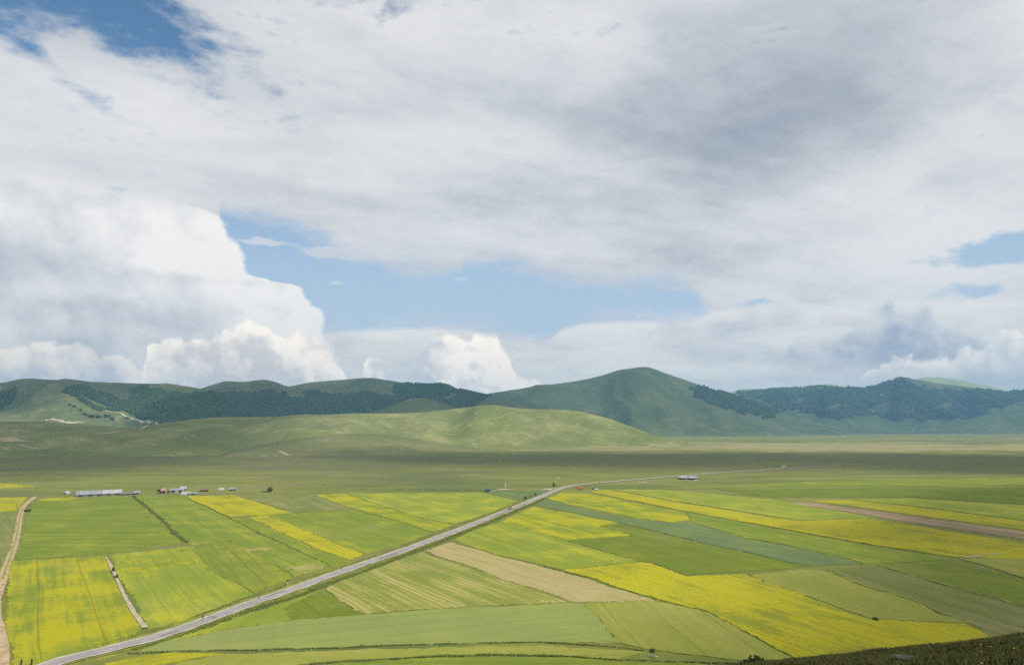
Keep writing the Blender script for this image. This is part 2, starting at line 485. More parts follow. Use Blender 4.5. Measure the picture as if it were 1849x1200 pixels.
def ground_material():
    m, t, b = new_mat('plain_grass', 0.95, 0.08)
    p = geo_pos(t)
    x, y, z = sep(t, p)
    n1 = noi(t, p, 0.0035, 5.0, 0.55, '2D')
    n2 = noi(t, vmul(t, p, (0.6, 1.0, 1.0)), 0.016, 6.0, 0.6, '2D')
    n3 = noi(t, p, 0.35, 5.0, 0.65, '2D')
    n4 = noi(t, vmul(t, p, (0.35, 1.0, 1.0)), 0.006, 6.0, 0.65, '2D')
    n5 = noi(t, vmul(t, p, (0.25, 1.0, 1.0)), 0.022, 5.0, 0.6, '2D')
    c0 = mixc(t, n2.ss(0.32, 0.7), (0.145, 0.165, 0.034), (0.195, 0.202, 0.050))
    c0 = mixc(t, (n4 + (n2 - 0.5) * 0.3).ss(0.52, 0.66) * 0.75, c0, (0.150, 0.145, 0.062))      # drier, browner pasture
    c0 = mixc(t, (n1 + (n2 - 0.5) * 0.4).ss(0.55, 0.68) * 0.6, c0, (0.080, 0.118, 0.036))       # lusher
    # bare, dry floor of the far plain
    c0 = mixc(t, n5.ss(0.48, 0.62) * 0.55, c0, (0.085, 0.115, 0.034))
    c0 = mixc(t, n5.ss(0.44, 0.34) * 0.5, c0, (0.185, 0.175, 0.080))
    yw = y + (n1 - 0.5) * 1100.0 + (n2 - 0.5) * 500.0
    dry = yw.ss(1500.0, 1680.0) * yw.ss(2500.0, 2150.0)
    c0 = mixc(t, dry * x.ss(-350.0, 500.0) * (n4.ss(0.30, 0.56) * 0.8 + 0.2) * 0.72, c0, (0.33, 0.285, 0.150))
    dry2 = yw.ss(2700.0, 2850.0) * yw.ss(3900.0, 3300.0)
    c0 = mixc(t, dry2 * (n4.ss(0.4, 0.6)) * 0.55, c0, (0.25, 0.225, 0.120))
    mid = yw.ss(900.0, 1050.0) * yw.ss(1500.0, 1350.0)
    c0 = mixc(t, mid * 0.7, c0, (0.118, 0.118, 0.050))
    c0 = mixc(t, n3.ss(0.35, 0.75) * 0.35, c0, (0.10, 0.12, 0.03))
    t.links.new(c0.s, b.inputs['Base Color'])
    return m
M_GROUND = ground_material()
ground = mesh_obj('ground', gv, gf, M_GROUND, smooth=True)
tag(ground, kind='structure')

# ---- hills and mountains
def hill_material(name, a, b_, dry, dry_amt=0.5, scale=1.0, rocky=0.0):
    m, t, bs = new_mat(name, 0.95, 0.05)
    p = geo_pos(t)
    n1 = noi(t, p, 0.004 * scale, 5.0, 0.55)
    n2 = noi(t, vmul(t, p, (1, 1, 3)), 0.02 * scale, 6.0, 0.6)
    n3 = noi(t, p, 0.12 * scale, 4.0, 0.6)
    c0 = mixc(t, n1.ss(0.35, 0.68), a, b_)
    c0 = mixc(t, (n2 + (n1 - 0.5) * 0.5).ss(0.50, 0.72) * dry_amt, c0, dry)
    c0 = mixc(t, n3.ss(0.4, 0.75) * 0.35, c0, [q * 0.62 for q in a])
    t.links.new(c0.s, bs.inputs['Base Color'])
    bump(t, bs, n2, 0.5, 14.0 / scale)
    return m

terrain_v, terrain_f = [gv], [gf]
HILLS = {}
def hill(name, sky, ridge, base, back, mat, ns=160, nt=46, amp=0.10, freq=420.0, gam=1.15, seed=0.0, spurs=()):
    """a ridge with the surveyed skyline: `sky` picks the crest (bearing, elevation), `ridge` and `base` its distances"""
    sky = np.array(sky, float)
    sl = smooth_line(sky, 8)
    xs = np.linspace(sl[0, 0], sl[-1, 0], ns)
    ys = np.interp(xs, sl[:, 0], sl[:, 1])
    ff = lambda q: np.interp(xs, [a for a, _ in q], [b_ for _, b_ in q]) if isinstance(q, (list, tuple)) else np.full(ns, float(q))
    rd, bd = ff(ridge), ff(base)
    crest = np.array([ray(x, y) for x, y in zip(xs, ys)])
    crest = crest * (rd / crest[:, 1])[:, None]
    crest[:, 2] += EYE
    foot = crest.copy()
    foot[:, 0] = crest[:, 0] * bd / rd; foot[:, 1] = bd; foot[:, 2] = -6.0
    tb = np.linspace(1.0, 2.0, 14)[1:]
    ts = np.concatenate([np.linspace(0, 1, nt), tb])
    V_ = np.zeros((len(ts), ns, 3))
    for j, t_ in enumerate(ts):
        if t_ <= 1.0:
            q = foot + (crest - foot) * t_
            s_ = t_ * t_ * (3 - 2 * t_)
            pr = 0.55 * s_ + 0.45 * t_ ** gam
            q[:, 2] = foot[:, 2] + (crest[:, 2] - foot[:, 2]) * pr
            env = 4 * t_ * (1 - t_)
        else:
            k = t_ - 1.0
            q = crest.copy()
            q[:, 1] += back * k; q[:, 0] += back * k * crest[:, 0] / crest[:, 1]
            q[:, 2] = crest[:, 2] * (1 - k * k * (3 - 2 * k)) - 8.0 * k
            env = 0.0
        hgt = crest[:, 2] - foot[:, 2]
        r1_ = fbm(q[:, 0] / freq + seed, q[:, 1] / (freq * 2.2) + seed * 1.7, 4)
        ridged = 0.5 - np.abs(fbm(q[:, 0] / (freq * 0.8) + 31 + seed, q[:, 1] / (freq * 2.6) + seed, 3)) * 1.6
        q[:, 2] += env * hgt * amp * (r1_ * 1.3 + ridged)
        for sx, wdt, hh in spurs:              # spurs running down from the crest
            d_ = (xs + 40.0 * (1 - t_) * (1 if hh > 0 else -1) - sx) / wdt
            q[:, 2] += env * hgt * hh * np.exp(-d_ * d_)
        V_[j] = q
    v = V_.reshape(-1, 3)
    i2 = np.arange(len(v)).reshape(len(ts), ns)
    f = np.stack([i2[:-1, :-1].ravel(), i2[:-1, 1:].ravel(), i2[1:, 1:].ravel(), i2[1:, :-1].ravel()], 1)
    o = mesh_obj(name, v, f, mat, smooth=True)
    tag(o, kind='structure')
    HILLS[name] = (V_, nt)
    terrain_f.append(f + sum(len(q) for q in terrain_v)); terrain_v.append(v)
    return o

GR_A, GR_B, GR_D = (0.070, 0.112, 0.036), (0.105, 0.148, 0.050), (0.190, 0.185, 0.085)
M_HILL = hill_material('hill_pasture', (0.135, 0.162, 0.045), (0.195, 0.212, 0.068), (0.285, 0.262, 0.118), 0.9, 1.6)
M_RANGE = hill_material('range_pasture', (0.085, 0.115, 0.045), (0.125, 0.150, 0.060), (0.23, 0.205, 0.105), 0.75)
M_MOUNT = hill_material('mountain_pasture', (0.085, 0.128, 0.046), (0.125, 0.165, 0.060), (0.20, 0.20, 0.085), 0.6, 0.8)
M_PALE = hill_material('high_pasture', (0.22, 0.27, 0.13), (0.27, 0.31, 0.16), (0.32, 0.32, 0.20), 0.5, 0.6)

mid_sky = [(-160, 770), (-60, 763), (40, 760), (120, 764), (190, 769), (240, 770), (300, 763), (350, 757), (400, 753), (500, 752), (600, 748), (640, 746), (720, 746), (780, 742), (830, 737),
           (865, 733), (890, 732), (920, 735), (960, 738), (1010, 739), (1045, 742), (1080, 750), (1110, 759), (1150, 774), (1180, 785), (1205, 793), (1240, 799)]
hill('near_hill', mid_sky, [(-160, 1900), (300, 1950), (600, 2250), (900, 2420), (1050, 2380), (1240, 1960)], [(-160, 1150), (300, 1240), (500, 1420), (700, 1740), (1000, 1850), (1240, 1930)], 700, M_HILL, 300, 70, 0.13, 260.0, 1.0, 3.1,
     spurs=((880, 34, 0.17), (800, 40, -0.16), (1010, 50, 0.10), (945, 24, -0.10), (700, 36, -0.12), (640, 30, 0.10), (560, 50, 0.16), (430, 50, -0.12), (1090, 30, -0.06)))
hill('foothill', [(330, 836), (380, 825), (430, 812), (480, 801), (540, 791), (600, 785), (650, 782), (700, 784), (760, 793), (820, 803), (860, 810)], [(330, 1300), (600, 1640), (860, 1780)], [(330, 1150), (600, 1330), (860, 1640)], 350,
     hill_material('brown_pasture', (0.120, 0.135, 0.048), (0.160, 0.165, 0.065), (0.21, 0.185, 0.095), 0.8, 1.6), 120, 30, 0.10, 150.0, 1.0, 9.0)
hill('hillock', [(630, 762), (665, 747), (700, 735), (735, 721), (760, 718), (785, 722), (815, 733), (850, 744), (890, 760)], 2950, 2560, 400, M_RANGE, 60, 26, 0.05, 160.0, 1.1, 5.0)
hill('west_range', [(-180, 705), (-90, 697), (0, 691), (30, 685), (52, 683), (90, 685), (140, 688), (200, 690), (250, 692), (300, 693), (335, 697), (362, 702), (420, 722), (480, 745), (540, 772)],
     3350, [(-180, 2300), (100, 2350), (250, 2500), (540, 2700)], 1200, M_RANGE, 170, 50, 0.13, 300.0, 1.2, 8.0, spurs=((130, 40, 0.10), (215, 45, -0.16), (320, 35, 0.05), (20, 30, -0.08)))
hill('forest_range', [(250, 722), (300, 712), (340, 706), (362, 701), (385, 694), (408, 688), (440, 689), (475, 685), (500, 690), (522, 697), (560, 690), (610, 686), (665, 682), (700, 686), (740, 692), (775, 694), (800, 692),
                      (812, 694), (828, 702), (858, 709), (900, 717), (960, 737), (1020, 765)], 4200, 2900, 1500, M_RANGE, 200, 46, 0.11, 330.0, 1.2, 2.0)
hill('main_mountain', [(690, 764), (760, 744), (820, 727), (880, 711), (940, 703), (1000, 694), (1050, 686), (1085, 678), (1110, 671), (1138, 667), (1165, 666), (1185, 669), (1200, 674), (1230, 683), (1260, 694), (1290, 703),
                       (1320, 712), (1360, 724), (1410, 743), (1460, 759), (1530, 771), (1620, 780)], 5300, [(690, 3300), (1000, 3300), (1200, 3500), (1400, 3900), (1620, 4700)], 2000, M_MOUNT, 240, 60, 0.18, 480.0, 1.25, 6.0,
     spurs=((1165, 46, 0.18), (1075, 50, -0.17), (1330, 50, 0.12), (1250, 40, -0.10), (960, 60, 0.10), (1420, 40, -0.06)))
hill('east_range', [(1230, 752), (1285, 724), (1330, 708), (1360, 706), (1400, 702), (1424, 699), (1450, 700), (1480, 697), (1520, 701), (1560, 700), (1600, 690), (1630, 683), (1660, 686), (1700, 692), (1760, 700), (1805, 706),
                    (1849, 704), (1950, 699), (2050, 705)], 7200, 5300, 700, M_MOUNT, 240, 60, 0.18, 430.0, 1.2, 12.0, spurs=((1400, 22, 0.10), (1450, 22, -0.14), (1520, 26, 0.10), (1580, 24, -0.14), (1650, 28, 0.10), (1720, 26, -0.14), (1790, 26, 0.08)))
hill('high_range', [(1290, 722), (1330, 704), (1360, 702), (1390, 705), (1430, 700), (1470, 695), (1500, 693), (1530, 698), (1570, 706), (1620, 700), (1655, 684), (1690, 681), (1730, 686), (1770, 694), (1800, 700), (1850, 712), (1950, 725)],
     7900, 7400, 700, M_PALE, 120, 24, 0.08, 500.0, 1.0, 15.0)
hill('east_spur', [(1590, 781), (1650, 776), (1710, 765), (1770, 752), (1830, 741), (1900, 728), (2000, 712), (2100, 705)], 5400, 4850, 900, M_MOUNT, 80, 30, 0.08, 400.0, 1.1, 21.0)

# ---- the viewpoint's own hillside, falling away at the bottom right
M_SLOPE, ts_, bs_ = new_mat('hillside_turf', 0.95, 0.05)
_p = geo_pos(ts_)
_n = noi(ts_, _p, 0.35, 6.0, 0.6); _n2 = noi(ts_, _p, 4.0, 5.0, 0.65)
_c = mixc(ts_, _n.ss(0.35, 0.65), (0.068, 0.084, 0.023), (0.098, 0.092, 0.034))
_c = mixc(ts_, _n2.ss(0.35, 0.7) * 0.6, _c, (0.065, 0.068, 0.022))
ts_.links.new(_c.s, bs_.inputs['Base Color']); bump(ts_, bs_, _n2, 0.8, 0.15)
crest_px = [(x_, y_ + 7) for x_, y_ in [(-400, 1330), (400, 1320), (900, 1270), (1150, 1228), (1300, 1201), (1380, 1192), (1430, 1188), (1500, 1181), (1600, 1171), (1700, 1161), (1791, 1149), (1849, 1142), (2000, 1118), (2400, 1080)]]
ca, cm = [], []
for x, y in crest_px:
    d = ray(x, y); a = math.atan2(d[0], d[1])
    ca.append(a); cm.append(-d[2] / math.hypot(d[0], d[1]))
BH = 1.7 / 30.0 ** 2
def slope_z(az_, r):
    m_ = np.interp(az_, ca, cm)
    w = np.clip((np.abs(az_) - 1.0) / 1.4, 0, 1); w = w * w * (3 - 2 * w)
    a0 = m_ - 2 * math.sqrt(1.7 * BH)
    front = 58.3 - a0 * r - BH * r * r
    backz = 58.3 + 0.30 * r - 0.0006 * r * r
    X, Y = r * np.sin(az_), r * np.cos(az_)
    return front * (1 - w) + backz * w + np.clip(r / 20, 0, 1) * (0.12 * fbm(X / 3.0, Y / 3.0, 3)) * np.clip(r / 14, 0, 1)
sa = np.linspace(-math.pi, math.pi, 241)
sr = np.concatenate([[0.3], np.linspace(2, 60, 90), np.linspace(64, 210, 30)])
SA, SR = np.meshgrid(sa, sr)
SZ = slope_z(SA, SR)
sv = np.stack([(SR * np.sin(SA)).ravel(), (SR * np.cos(SA)).ravel(), np.maximum(SZ, -3.0).ravel()], 1)
n_a, n_r = len(sa), len(sr)
i3 = np.arange(n_a * n_r).reshape(n_r, n_a)
sf = np.stack([i3[:-1, :-1].ravel(), i3[1:, :-1].ravel(), i3[1:, 1:].ravel(), i3[:-1, 1:].ravel()], 1)
tag(mesh_obj('hillside', sv, sf, M_SLOPE, smooth=True), kind='structure')

BVH = BVHTree.FromPolygons(np.vstack(terrain_v).tolist(), np.vstack(terrain_f).tolist())
def hit(x, y):
    d = Vector(ray(x, y)).normalized()
    p = BVH.ray_cast(Vector((0, 0, EYE)), d, 20000.0)[0]
    return np.array(p) if p is not None else None
def drop(X, Y):
    p = BVH.ray_cast(Vector((X, Y, 2000.0)), Vector((0, 0, -1)), 4000.0)[0]
    return p[2] if p is not None else 0.0

# ================================================================== the road and the tracks
def ribbon(name, line, width, z, mat, parent=None, off=0.0, jitter=0.0, drape=False, step=6.0, seed=0):
    p = np.asarray(line, float)
    seg = np.r_[0, np.cumsum(np.linalg.norm(np.diff(p, axis=0), axis=1))]
    q = np.arange(0, seg[-1], step); q = np.r_[q, seg[-1]]
    x, y = np.interp(q, seg, p[:, 0]), np.interp(q, seg, p[:, 1])
    tx_, ty_ = np.gradient(x), np.gradient(y)
    l = np.hypot(tx_, ty_); nx_, ny_ = ty_ / l, -tx_ / l
    rg = np.random.default_rng(seed + 3)
    w = np.full(len(x), width / 2.0) if np.isscalar(width) else np.interp(q / seg[-1], np.linspace(0, 1, len(width)), width) / 2.0
    j1 = rg.normal(size=len(x)) * jitter; j2 = rg.normal(size=len(x)) * jitter
    v = []
    for k in range(len(x)):
        for s_, j_ in ((-1, j1[k]), (-0.33, 0), (0.33, 0), (1, j2[k])):
            X = x[k] + nx_[k] * (off + s_ * (w[k] + j_)); Y = y[k] + ny_[k] * (off + s_ * (w[k] + j_))
            v.append((X, Y, z + (drop(X, Y) if drape else 0.0)))
    f = []
    for k in range(len(x) - 1):
        for c_ in range(3):
            a = k * 4 + c_
            f.append((a, a + 1, a + 5, a + 4))
    return mesh_obj(name, v, f, mat, parent)

def track_mat(name, a, b_, sc=0.5):
    m, t, b = new_mat(name, 0.95, 0.1)
    p = geo_pos(t)
    n1 = noi(t, p, sc, 6.0, 0.65, '2D'); n2 = noi(t, p, sc * 8, 3.0, 0.6, '2D')
    c0 = mixc(t, (n1 + (n2 - 0.5) * 0.4).ss(0.36, 0.64), a, b_)
    t.links.new(c0.s, b.inputs['Base Color'])
    return m
M_ASPHALT = track_mat('worn_asphalt', (0.245, 0.225, 0.225), (0.300, 0.275, 0.268), 0.12)
M_PATCH = track_mat('asphalt_patch', (0.165, 0.155, 0.158), (0.20, 0.19, 0.19), 0.3)
M_GRAVEL = track_mat('pale_gravel', (0.36, 0.33, 0.26), (0.46, 0.43, 0.35), 0.4)
M_DIRT = track_mat('dirt_track', (0.30, 0.215, 0.12), (0.42, 0.33, 0.21), 0.3)
M_PALETRACK = track_mat('pale_track', (0.30, 0.26, 0.17), (0.40, 0.355, 0.26), 0.3)
M_VERGE = track_mat('verge_turf', (0.130, 0.160, 0.028), (0.215, 0.225, 0.042), 0.2)
M_VERGE2 = track_mat('field_edge_turf', (0.15, 0.18, 0.035), (0.24, 0.25, 0.055), 0.2)

road_px = [(40, 1222), (109, 1194), (200, 1172), (297, 1146), (370, 1121), (450, 1091), (540, 1060), (620, 1031), (745, 988), (850, 948), (950, 908), (1000, 887), (1022, 879), (1060, 873.5), (1120, 868), (1220, 859.5), (1300, 853.5),
           (1400, 846.5), (1520, 839)]
road_w = smooth_line([G(*p) for p in road_px], 8)
tag(ribbon('verge', road_w, 13.0, 0.03, M_VERGE, jitter=0.7, step=5), kind='structure')
road = tag(ribbon('road', road_w, 4.6, 0.36, M_ASPHALT, step=5), kind='structure')
shoulder_l = ribbon('road_shoulder', road_w, 0.95, 0.345, M_GRAVEL, road, off=-2.6, jitter=0.16, step=3, seed=2)
shoulder_r = ribbon('road_shoulder', road_w, 0.85, 0.345, M_GRAVEL, road, off=2.6, jitter=0.2, step=3, seed=3)
# embankment sides
bank = []
for s_ in (-1, 1):
    ribbon('road_bank', road_w, 1.5, 0.17, M_VERGE, road, off=s_ * 3.6, jitter=0.2, step=5, seed=7 + s_)
# tar repairs
for k, (f0, f1, of, wd) in enumerate([(0.16, 0.19, 0.9, 1.6), (0.30, 0.33, -1.1, 1.4), (0.42, 0.435, 0.6, 2.0), (0.23, 0.235, -0.4, 3.2), (0.52, 0.56, 1.0, 1.5)]):
    a, b_ = int(f0 * len(road_w)), max(int(f1 * len(road_w)), int(f0 * len(road_w)) + 2)
    ribbon('asphalt_repair', road_w[a:b_], wd, 0.366, M_PATCH, road, off=of, jitter=0.08, step=2, seed=20 + k)

def track(name, px, width, mat, z=0.05, jit=0.25, drape=False, step=3.0, seed=0, kind='structure'):
    pts = [hit(*p)[:2] if drape else G(*p) for p in px]
    return tag(ribbon(name, smooth_line(pts, 6), width, z, mat, jitter=jit, step=step, drape=drape, seed=seed), kind=kind)

track('dirt_track', [(64, 896), (52, 905), (42, 915), (37, 928), (33, 950), (28, 975), (20, 1000), (12, 1022), (4, 1045), (-8, 1085), (-8, 1115), (0, 1140), (4, 1170), (2, 1200), (-4, 1225)], 3.2, M_DIRT, 0.06, 0.10, seed=1)
track('track_median', [(42, 915), (37, 928), (33, 950), (28, 975), (20, 1000), (12, 1022), (4, 1045)], 0.7, M_VERGE2, 0.075, 0.1, seed=4)
track('field_track', [(191, 1006), (200, 1022), (212, 1048), (228, 1082), (243, 1108), (263, 1134)], [0.7, 1.4, 1.1, 1.3, 1.7], M_PALETRACK, 0.33, 0.07, seed=5)
track('farm_track', [(898, 883.2), (905, 883), (950, 881.5), (985, 882), (1010, 880)], 2.2, M_PALETRACK, 0.055, 0.2, seed=6)
track('hamlet_track', [(60, 893), (140, 895.5), (230, 894.5), (300, 891), (420, 888), (520, 882), (600, 880)], 3.2, M_VERGE2, 0.05, 0.6, seed=7)
track('pale_side_track', [(1000, 875), (1003, 869), (1007, 863), (1011, 858)], [0.7, 0.8, 1.7, 0.5], M_DIRT, 0.10, 0.8, seed=8)
track('lay_by', [(897, 884), (912, 883), (928, 882.5)], [3, 10, 2], M_PALETRACK, 0.085, 0.8, seed=9)
track('lay_by', [(978, 884.5), (988, 883.5), (996, 882)], [3, 7, 3], M_GRAVEL, 0.085, 0.5, seed=10)
track('hill_track', [(188, 739), (205, 744), (225, 750), (250, 757), (272, 763), (282, 765), (262, 770), (236, 776)], 9.0, M_PALETRACK, 0.6, 1.0, True, 12.0, seed=11)
track('hill_track', [(836, 775), (860, 766), (885, 757), (915, 748), (945, 741)], 5.0, M_VERGE2, 0.5, 0.5, True, 8.0, seed=19)
track('hill_track', [(503, 814), (511, 817), (521, 822)], 6.0, M_PALETRACK, 0.6, 0.6, True, 10.0, seed=12)
track('bare_patch', [(0, 791), (18, 793), (40, 796), (62, 797)], [26, 34, 22, 6], M_DIRT, 0.5, 3.0, True, 10.0, seed=13)
track('bare_patch', [(36, 803), (50, 806), (62, 809), (80, 810), (98, 808)], [10, 5, 12, 12, 4], M_PALETRACK, 0.5, 1.5, True, 8.0, seed=14)
track('bare_patch', [(75, 758), (110, 760), (140, 762), (160, 761)], [4, 11, 13, 4], M_PALETRACK, 0.5, 3.0, True, 10.0, seed=15)
track('bare_patch', [(165, 784), (190, 783), (215, 779), (232, 776)], [4, 9, 9, 4], M_DIRT, 0.5, 2.0, True, 10.0, seed=16)

# ================================================================== crop fields (each plot stands 0.2-0.7 m above the soil)
KINDS = {   # leaf colour, second leaf colour, flower colour, share in flower, mottling, streaks, height
    'yellow':  ((0.190, 0.215, 0.022), (0.250, 0.250, 0.024), (0.315, 0.310, 0.014), 0.62, 0.60, 0.50, 0.75),
    'gold':    ((0.180, 0.205, 0.022), (0.260, 0.255, 0.022), (0.325, 0.318, 0.014), 0.70, 0.60, 0.50, 0.80),
    'halfyel': ((0.155, 0.205, 0.026), (0.230, 0.250, 0.028), (0.300, 0.296, 0.015), 0.42, 0.75, 0.55, 0.60),
    'lime':    ((0.152, 0.205, 0.030), (0.200, 0.238, 0.036), (0.320, 0.310, 0.022), 0.10, 0.50, 0.45, 0.45),
    'green':   ((0.120, 0.175, 0.026), (0.165, 0.205, 0.036), (0.270, 0.280, 0.022), 0.05, 0.45, 0.40, 0.45),
    'deep':    ((0.102, 0.148, 0.020), (0.132, 0.172, 0.026), (0.20, 0.22, 0.02), 0.00, 0.35, 0.30, 0.40),
    'blue':    ((0.094, 0.140, 0.050), (0.120, 0.160, 0.054), (0.16, 0.20, 0.05), 0.03, 0.40, 0.45, 0.35),
    'pale':    ((0.172, 0.222, 0.060), (0.204, 0.242, 0.064), (0.25, 0.27, 0.06), 0.06, 0.35, 0.30, 0.35),
    'olive':   ((0.175, 0.205, 0.042), (0.215, 0.235, 0.055), (0.26, 0.26, 0.06), 0.10, 0.35, 0.35, 0.35),
    'fallow':  ((0.120, 0.152, 0.045), (0.160, 0.178, 0.062), (0.22, 0.20, 0.10), 0.20, 0.50, 0.45, 0.25),
    'stubble': ((0.280, 0.250, 0.118), (0.370, 0.325, 0.172), (0.20, 0.22, 0.06), 0.12, 0.40, 0.70, 0.12),
    'dry':     ((0.190, 0.208, 0.055), (0.235, 0.232, 0.085), (0.27, 0.25, 0.11), 0.25, 0.60, 0.60, 0.20),
    'striped': ((0.150, 0.185, 0.042), (0.190, 0.215, 0.050), (0.290, 0.270, 0.105), 0.34, 0.60, 1.00, 0.25),
    'plough':  ((0.170, 0.135, 0.085), (0.250, 0.200, 0.120), (0.28, 0.24, 0.14), 0.15, 0.30, 0.60, 0.10),
}
def field_mat(kind, ang, seed):
    a, b_, fl, den, mo, st, _ = KINDS[kind]
    m, t, bs = new_mat('crop_' + kind, 0.95, 0.06)
    k = 1.0 + rnd.uniform(-0.07, 0.07)
    w_ = (1.06, 1.0, 1.0) if kind in ('yellow', 'gold', 'plough') else (1.03, 1.0, 1.08) if kind in ('pale', 'blue') else (1.10, 1.05, 0.95)
    a, b_, fl = [[c_ * k * u for c_, u in zip(q, w_)] for q in (a, b_, fl)]
    p = vadd(t, geo_pos(t), (seed * 37.0, seed * 53.0, 0))
    mp = t.nodes.new('ShaderNodeMapping'); mp.inputs['Rotation'].default_value = (0, 0, ang)
    t.links.new(p.s, mp.inputs[0])
    rp = V(t, mp.outputs[0])                                   # x runs along the drilled rows
    mott = noi(t, p, 0.035, 5.0, 0.6, '2D')
    rowp = vadd(t, rp, vmul(t, noi(t, p, 0.02, 2.0, 0.5, '2D', col=True), (0.0, 2.5, 0.0)))
    streak = noi(t, vmul(t, rowp, (0.022, 0.55, 1)), 1.0, 4.0, 0.65, '2D')
    broad = noi(t, vmul(t, rowp, (0.008, 0.13, 1)), 1.0, 3.0, 0.6, '2D')
    fine_ = noi(t, p, 0.55, 5.0, 0.75, '2D')
    leaf = (0.5 + (mott - 0.5) * 4.4 * mo + (broad - 0.5) * 4.2 * st + (streak - 0.5) * 3.0 * st + (fine_ - 0.5) * 1.2).sat()
    c0 = mixc(t, leaf, a, b_)
    c0 = mixc(t, (fine_.ss(0.45, 0.72)) * 0.22, c0, [q * 0.66 for q in a])
    f = (den + (mott - 0.5) * 3.8 * mo + (streak - 0.5) * 2.6 * st + (broad - 0.5) * 2.4 * st + (fine_ - 0.5) * 1.6).ss(0.02, 1.06)
    c0 = mixc(t, f, c0, fl)
    sx_, sy_, _ = sep(t, rowp)
    if kind in ('striped', 'gold', 'stubble', 'yellow', 'fallow'):        # drilled rows that show as lines
        row = ((sy_ / {'striped': 2.6, 'gold': 2.3, 'stubble': 1.8, 'yellow': 2.4, 'fallow': 2.2}[kind])._m('FRACT') - 0.5).abs() * 2.0
        amt = {'striped': 0.75, 'gold': 0.5, 'stubble': 0.4, 'yellow': 0.4, 'fallow': 0.35}[kind]
        c0 = mixc(t, row.ss(0.45, 1.0) * (broad + (mott - 0.5)).ss(0.38, 0.62) * amt, c0, [q * 0.92 for q in a])
    # sprayer tramlines and thin spots
    tram = (sy_ / rnd.choice((9.0, 12.0, 15.0)))._m('FRACT')
    c0 = mixc(t, (tram - 0.5).abs().ss(0.04, 0.0) * 0.42, c0, [q * 0.55 for q in a])
    thin = noi(t, p, 0.012, 4.0, 0.6, '2D')
    c0 = mixc(t, (thin + (fine_ - 0.5) * 0.25).ss(0.60, 0.72) * 0.35, c0, [0.5 * (q + w) for q, w in zip(b_, (0.26, 0.24, 0.10))])
    t.links.new(c0.s, bs.inputs['Base Color'])
    bump(t, bs, fine_, 0.35, 0.25)
    return m

def edge_points(poly, step, inset, jit, rg):
    p = np.asarray(poly, float)
    if np.sum(p[:, 0] * np.roll(p[:, 1], -1) - np.roll(p[:, 0], -1) * p[:, 1]) < 0: p = p[::-1]
    out = []
    n = len(p)
    # move every side inwards, intersect neighbours
    q = []
    for i in range(n):
        a, b_, c_ = p[i - 1], p[i], p[(i + 1) % n]
        d1 = (b_ - a) / (np.linalg.norm(b_ - a) + 1e-9); d2 = (c_ - b_) / (np.linalg.norm(c_ - b_) + 1e-9)
        n1 = np.array([-d1[1], d1[0]]); n2 = np.array([-d2[1], d2[0]])
        bis = n1 + n2
        k = inset * 2.0 / max(np.dot(bis, bis), 0.5)
        q.append(b_ + bis * k)
    q = np.array(q)
    for i in range(n):
        a, b_ = q[i], q[(i + 1) % n]
        L = np.linalg.norm(b_ - a)
        m_ = max(1, int(L / step))
        d_ = (b_ - a) / (L + 1e-9); nn = np.array([-d_[1], d_[0]])
        wob = rg.normal(size=m_) * jit
        for k in range(m_):
            out.append(a + (b_ - a) * k / m_ + nn * (wob[k] if k else 0.0))
    return wander(np.array(out))

CROP_NAMES = {'yellow': 'mustard_crop', 'gold': 'mustard_crop', 'halfyel': 'mixed_flower_crop', 'lime': 'young_grain_crop', 'green': 'grain_crop', 'deep': 'clover_crop', 'blue': 'lentil_crop', 'pale': 'lentil_crop', 'olive': 'hay_meadow',
              'fallow': 'fallow_plot', 'stubble': 'stubble_plot', 'dry': 'thin_crop', 'striped': 'drilled_plot', 'plough': 'ploughed_plot'}
field_n = [0]
def field(kind, label, px, group=None, along=None, inset=-0.25, name=None, hgt=None):
    poly = [G(*p) for p in px]
    i = field_n[0]; field_n[0] += 1
    rg = np.random.default_rng(100 + i)
    name = name or CROP_NAMES[kind]
    pts = edge_points(poly, 2.0, inset, 0.36, rg)
    h = (KINDS[kind][6] if hgt is None else hgt) * 0.16 * rnd.uniform(0.92, 1.08) + i * 0.002 + 0.05
    if along is None:                       # rows follow the longest side
        best = max(range(len(poly)), key=lambda k: math.dist(poly[k], poly[(k + 1) % len(poly)]))
        a, b_ = poly[best], poly[(best + 1) % len(poly)]
    else:
        a, b_ = G(*along[0]), G(*along[1])
    ang = -math.atan2(b_[1] - a[1], b_[0] - a[0])
    c_ = pts.mean(0)
    bm = bmesh.new()
    n = len(pts)
    top = [bm.verts.new((x - c_[0], y - c_[1], h + rg.normal() * 0.05)) for x, y in pts]
    low = [bm.verts.new((x - c_[0] , y - c_[1], 0.0)) for x, y in pts]
    face = bm.faces.new(top)
    for k in range(n):
        bm.faces.new((low[k], low[(k + 1) % n], top[(k + 1) % n], top[k]))
    bmesh.ops.triangulate(bm, faces=[face])
    bmesh.ops.recalc_face_normals(bm, faces=bm.faces)
    me = bpy.data.meshes.new(name)
    bm.to_mesh(me); bm.free()
    me.materials.append(field_mat(kind, ang, i))
    o = bpy.data.objects.new(name, me)
    o.location = (c_[0], c_[1], 0.0)
    return tag(link(o), label, 'field', group or 'cultivated plots on the plain')

ROWR = ((1016, 1028), (1431, 1186))       # plots right of the road are drilled along this line
ROWL = ((411, 933), (592, 1018))
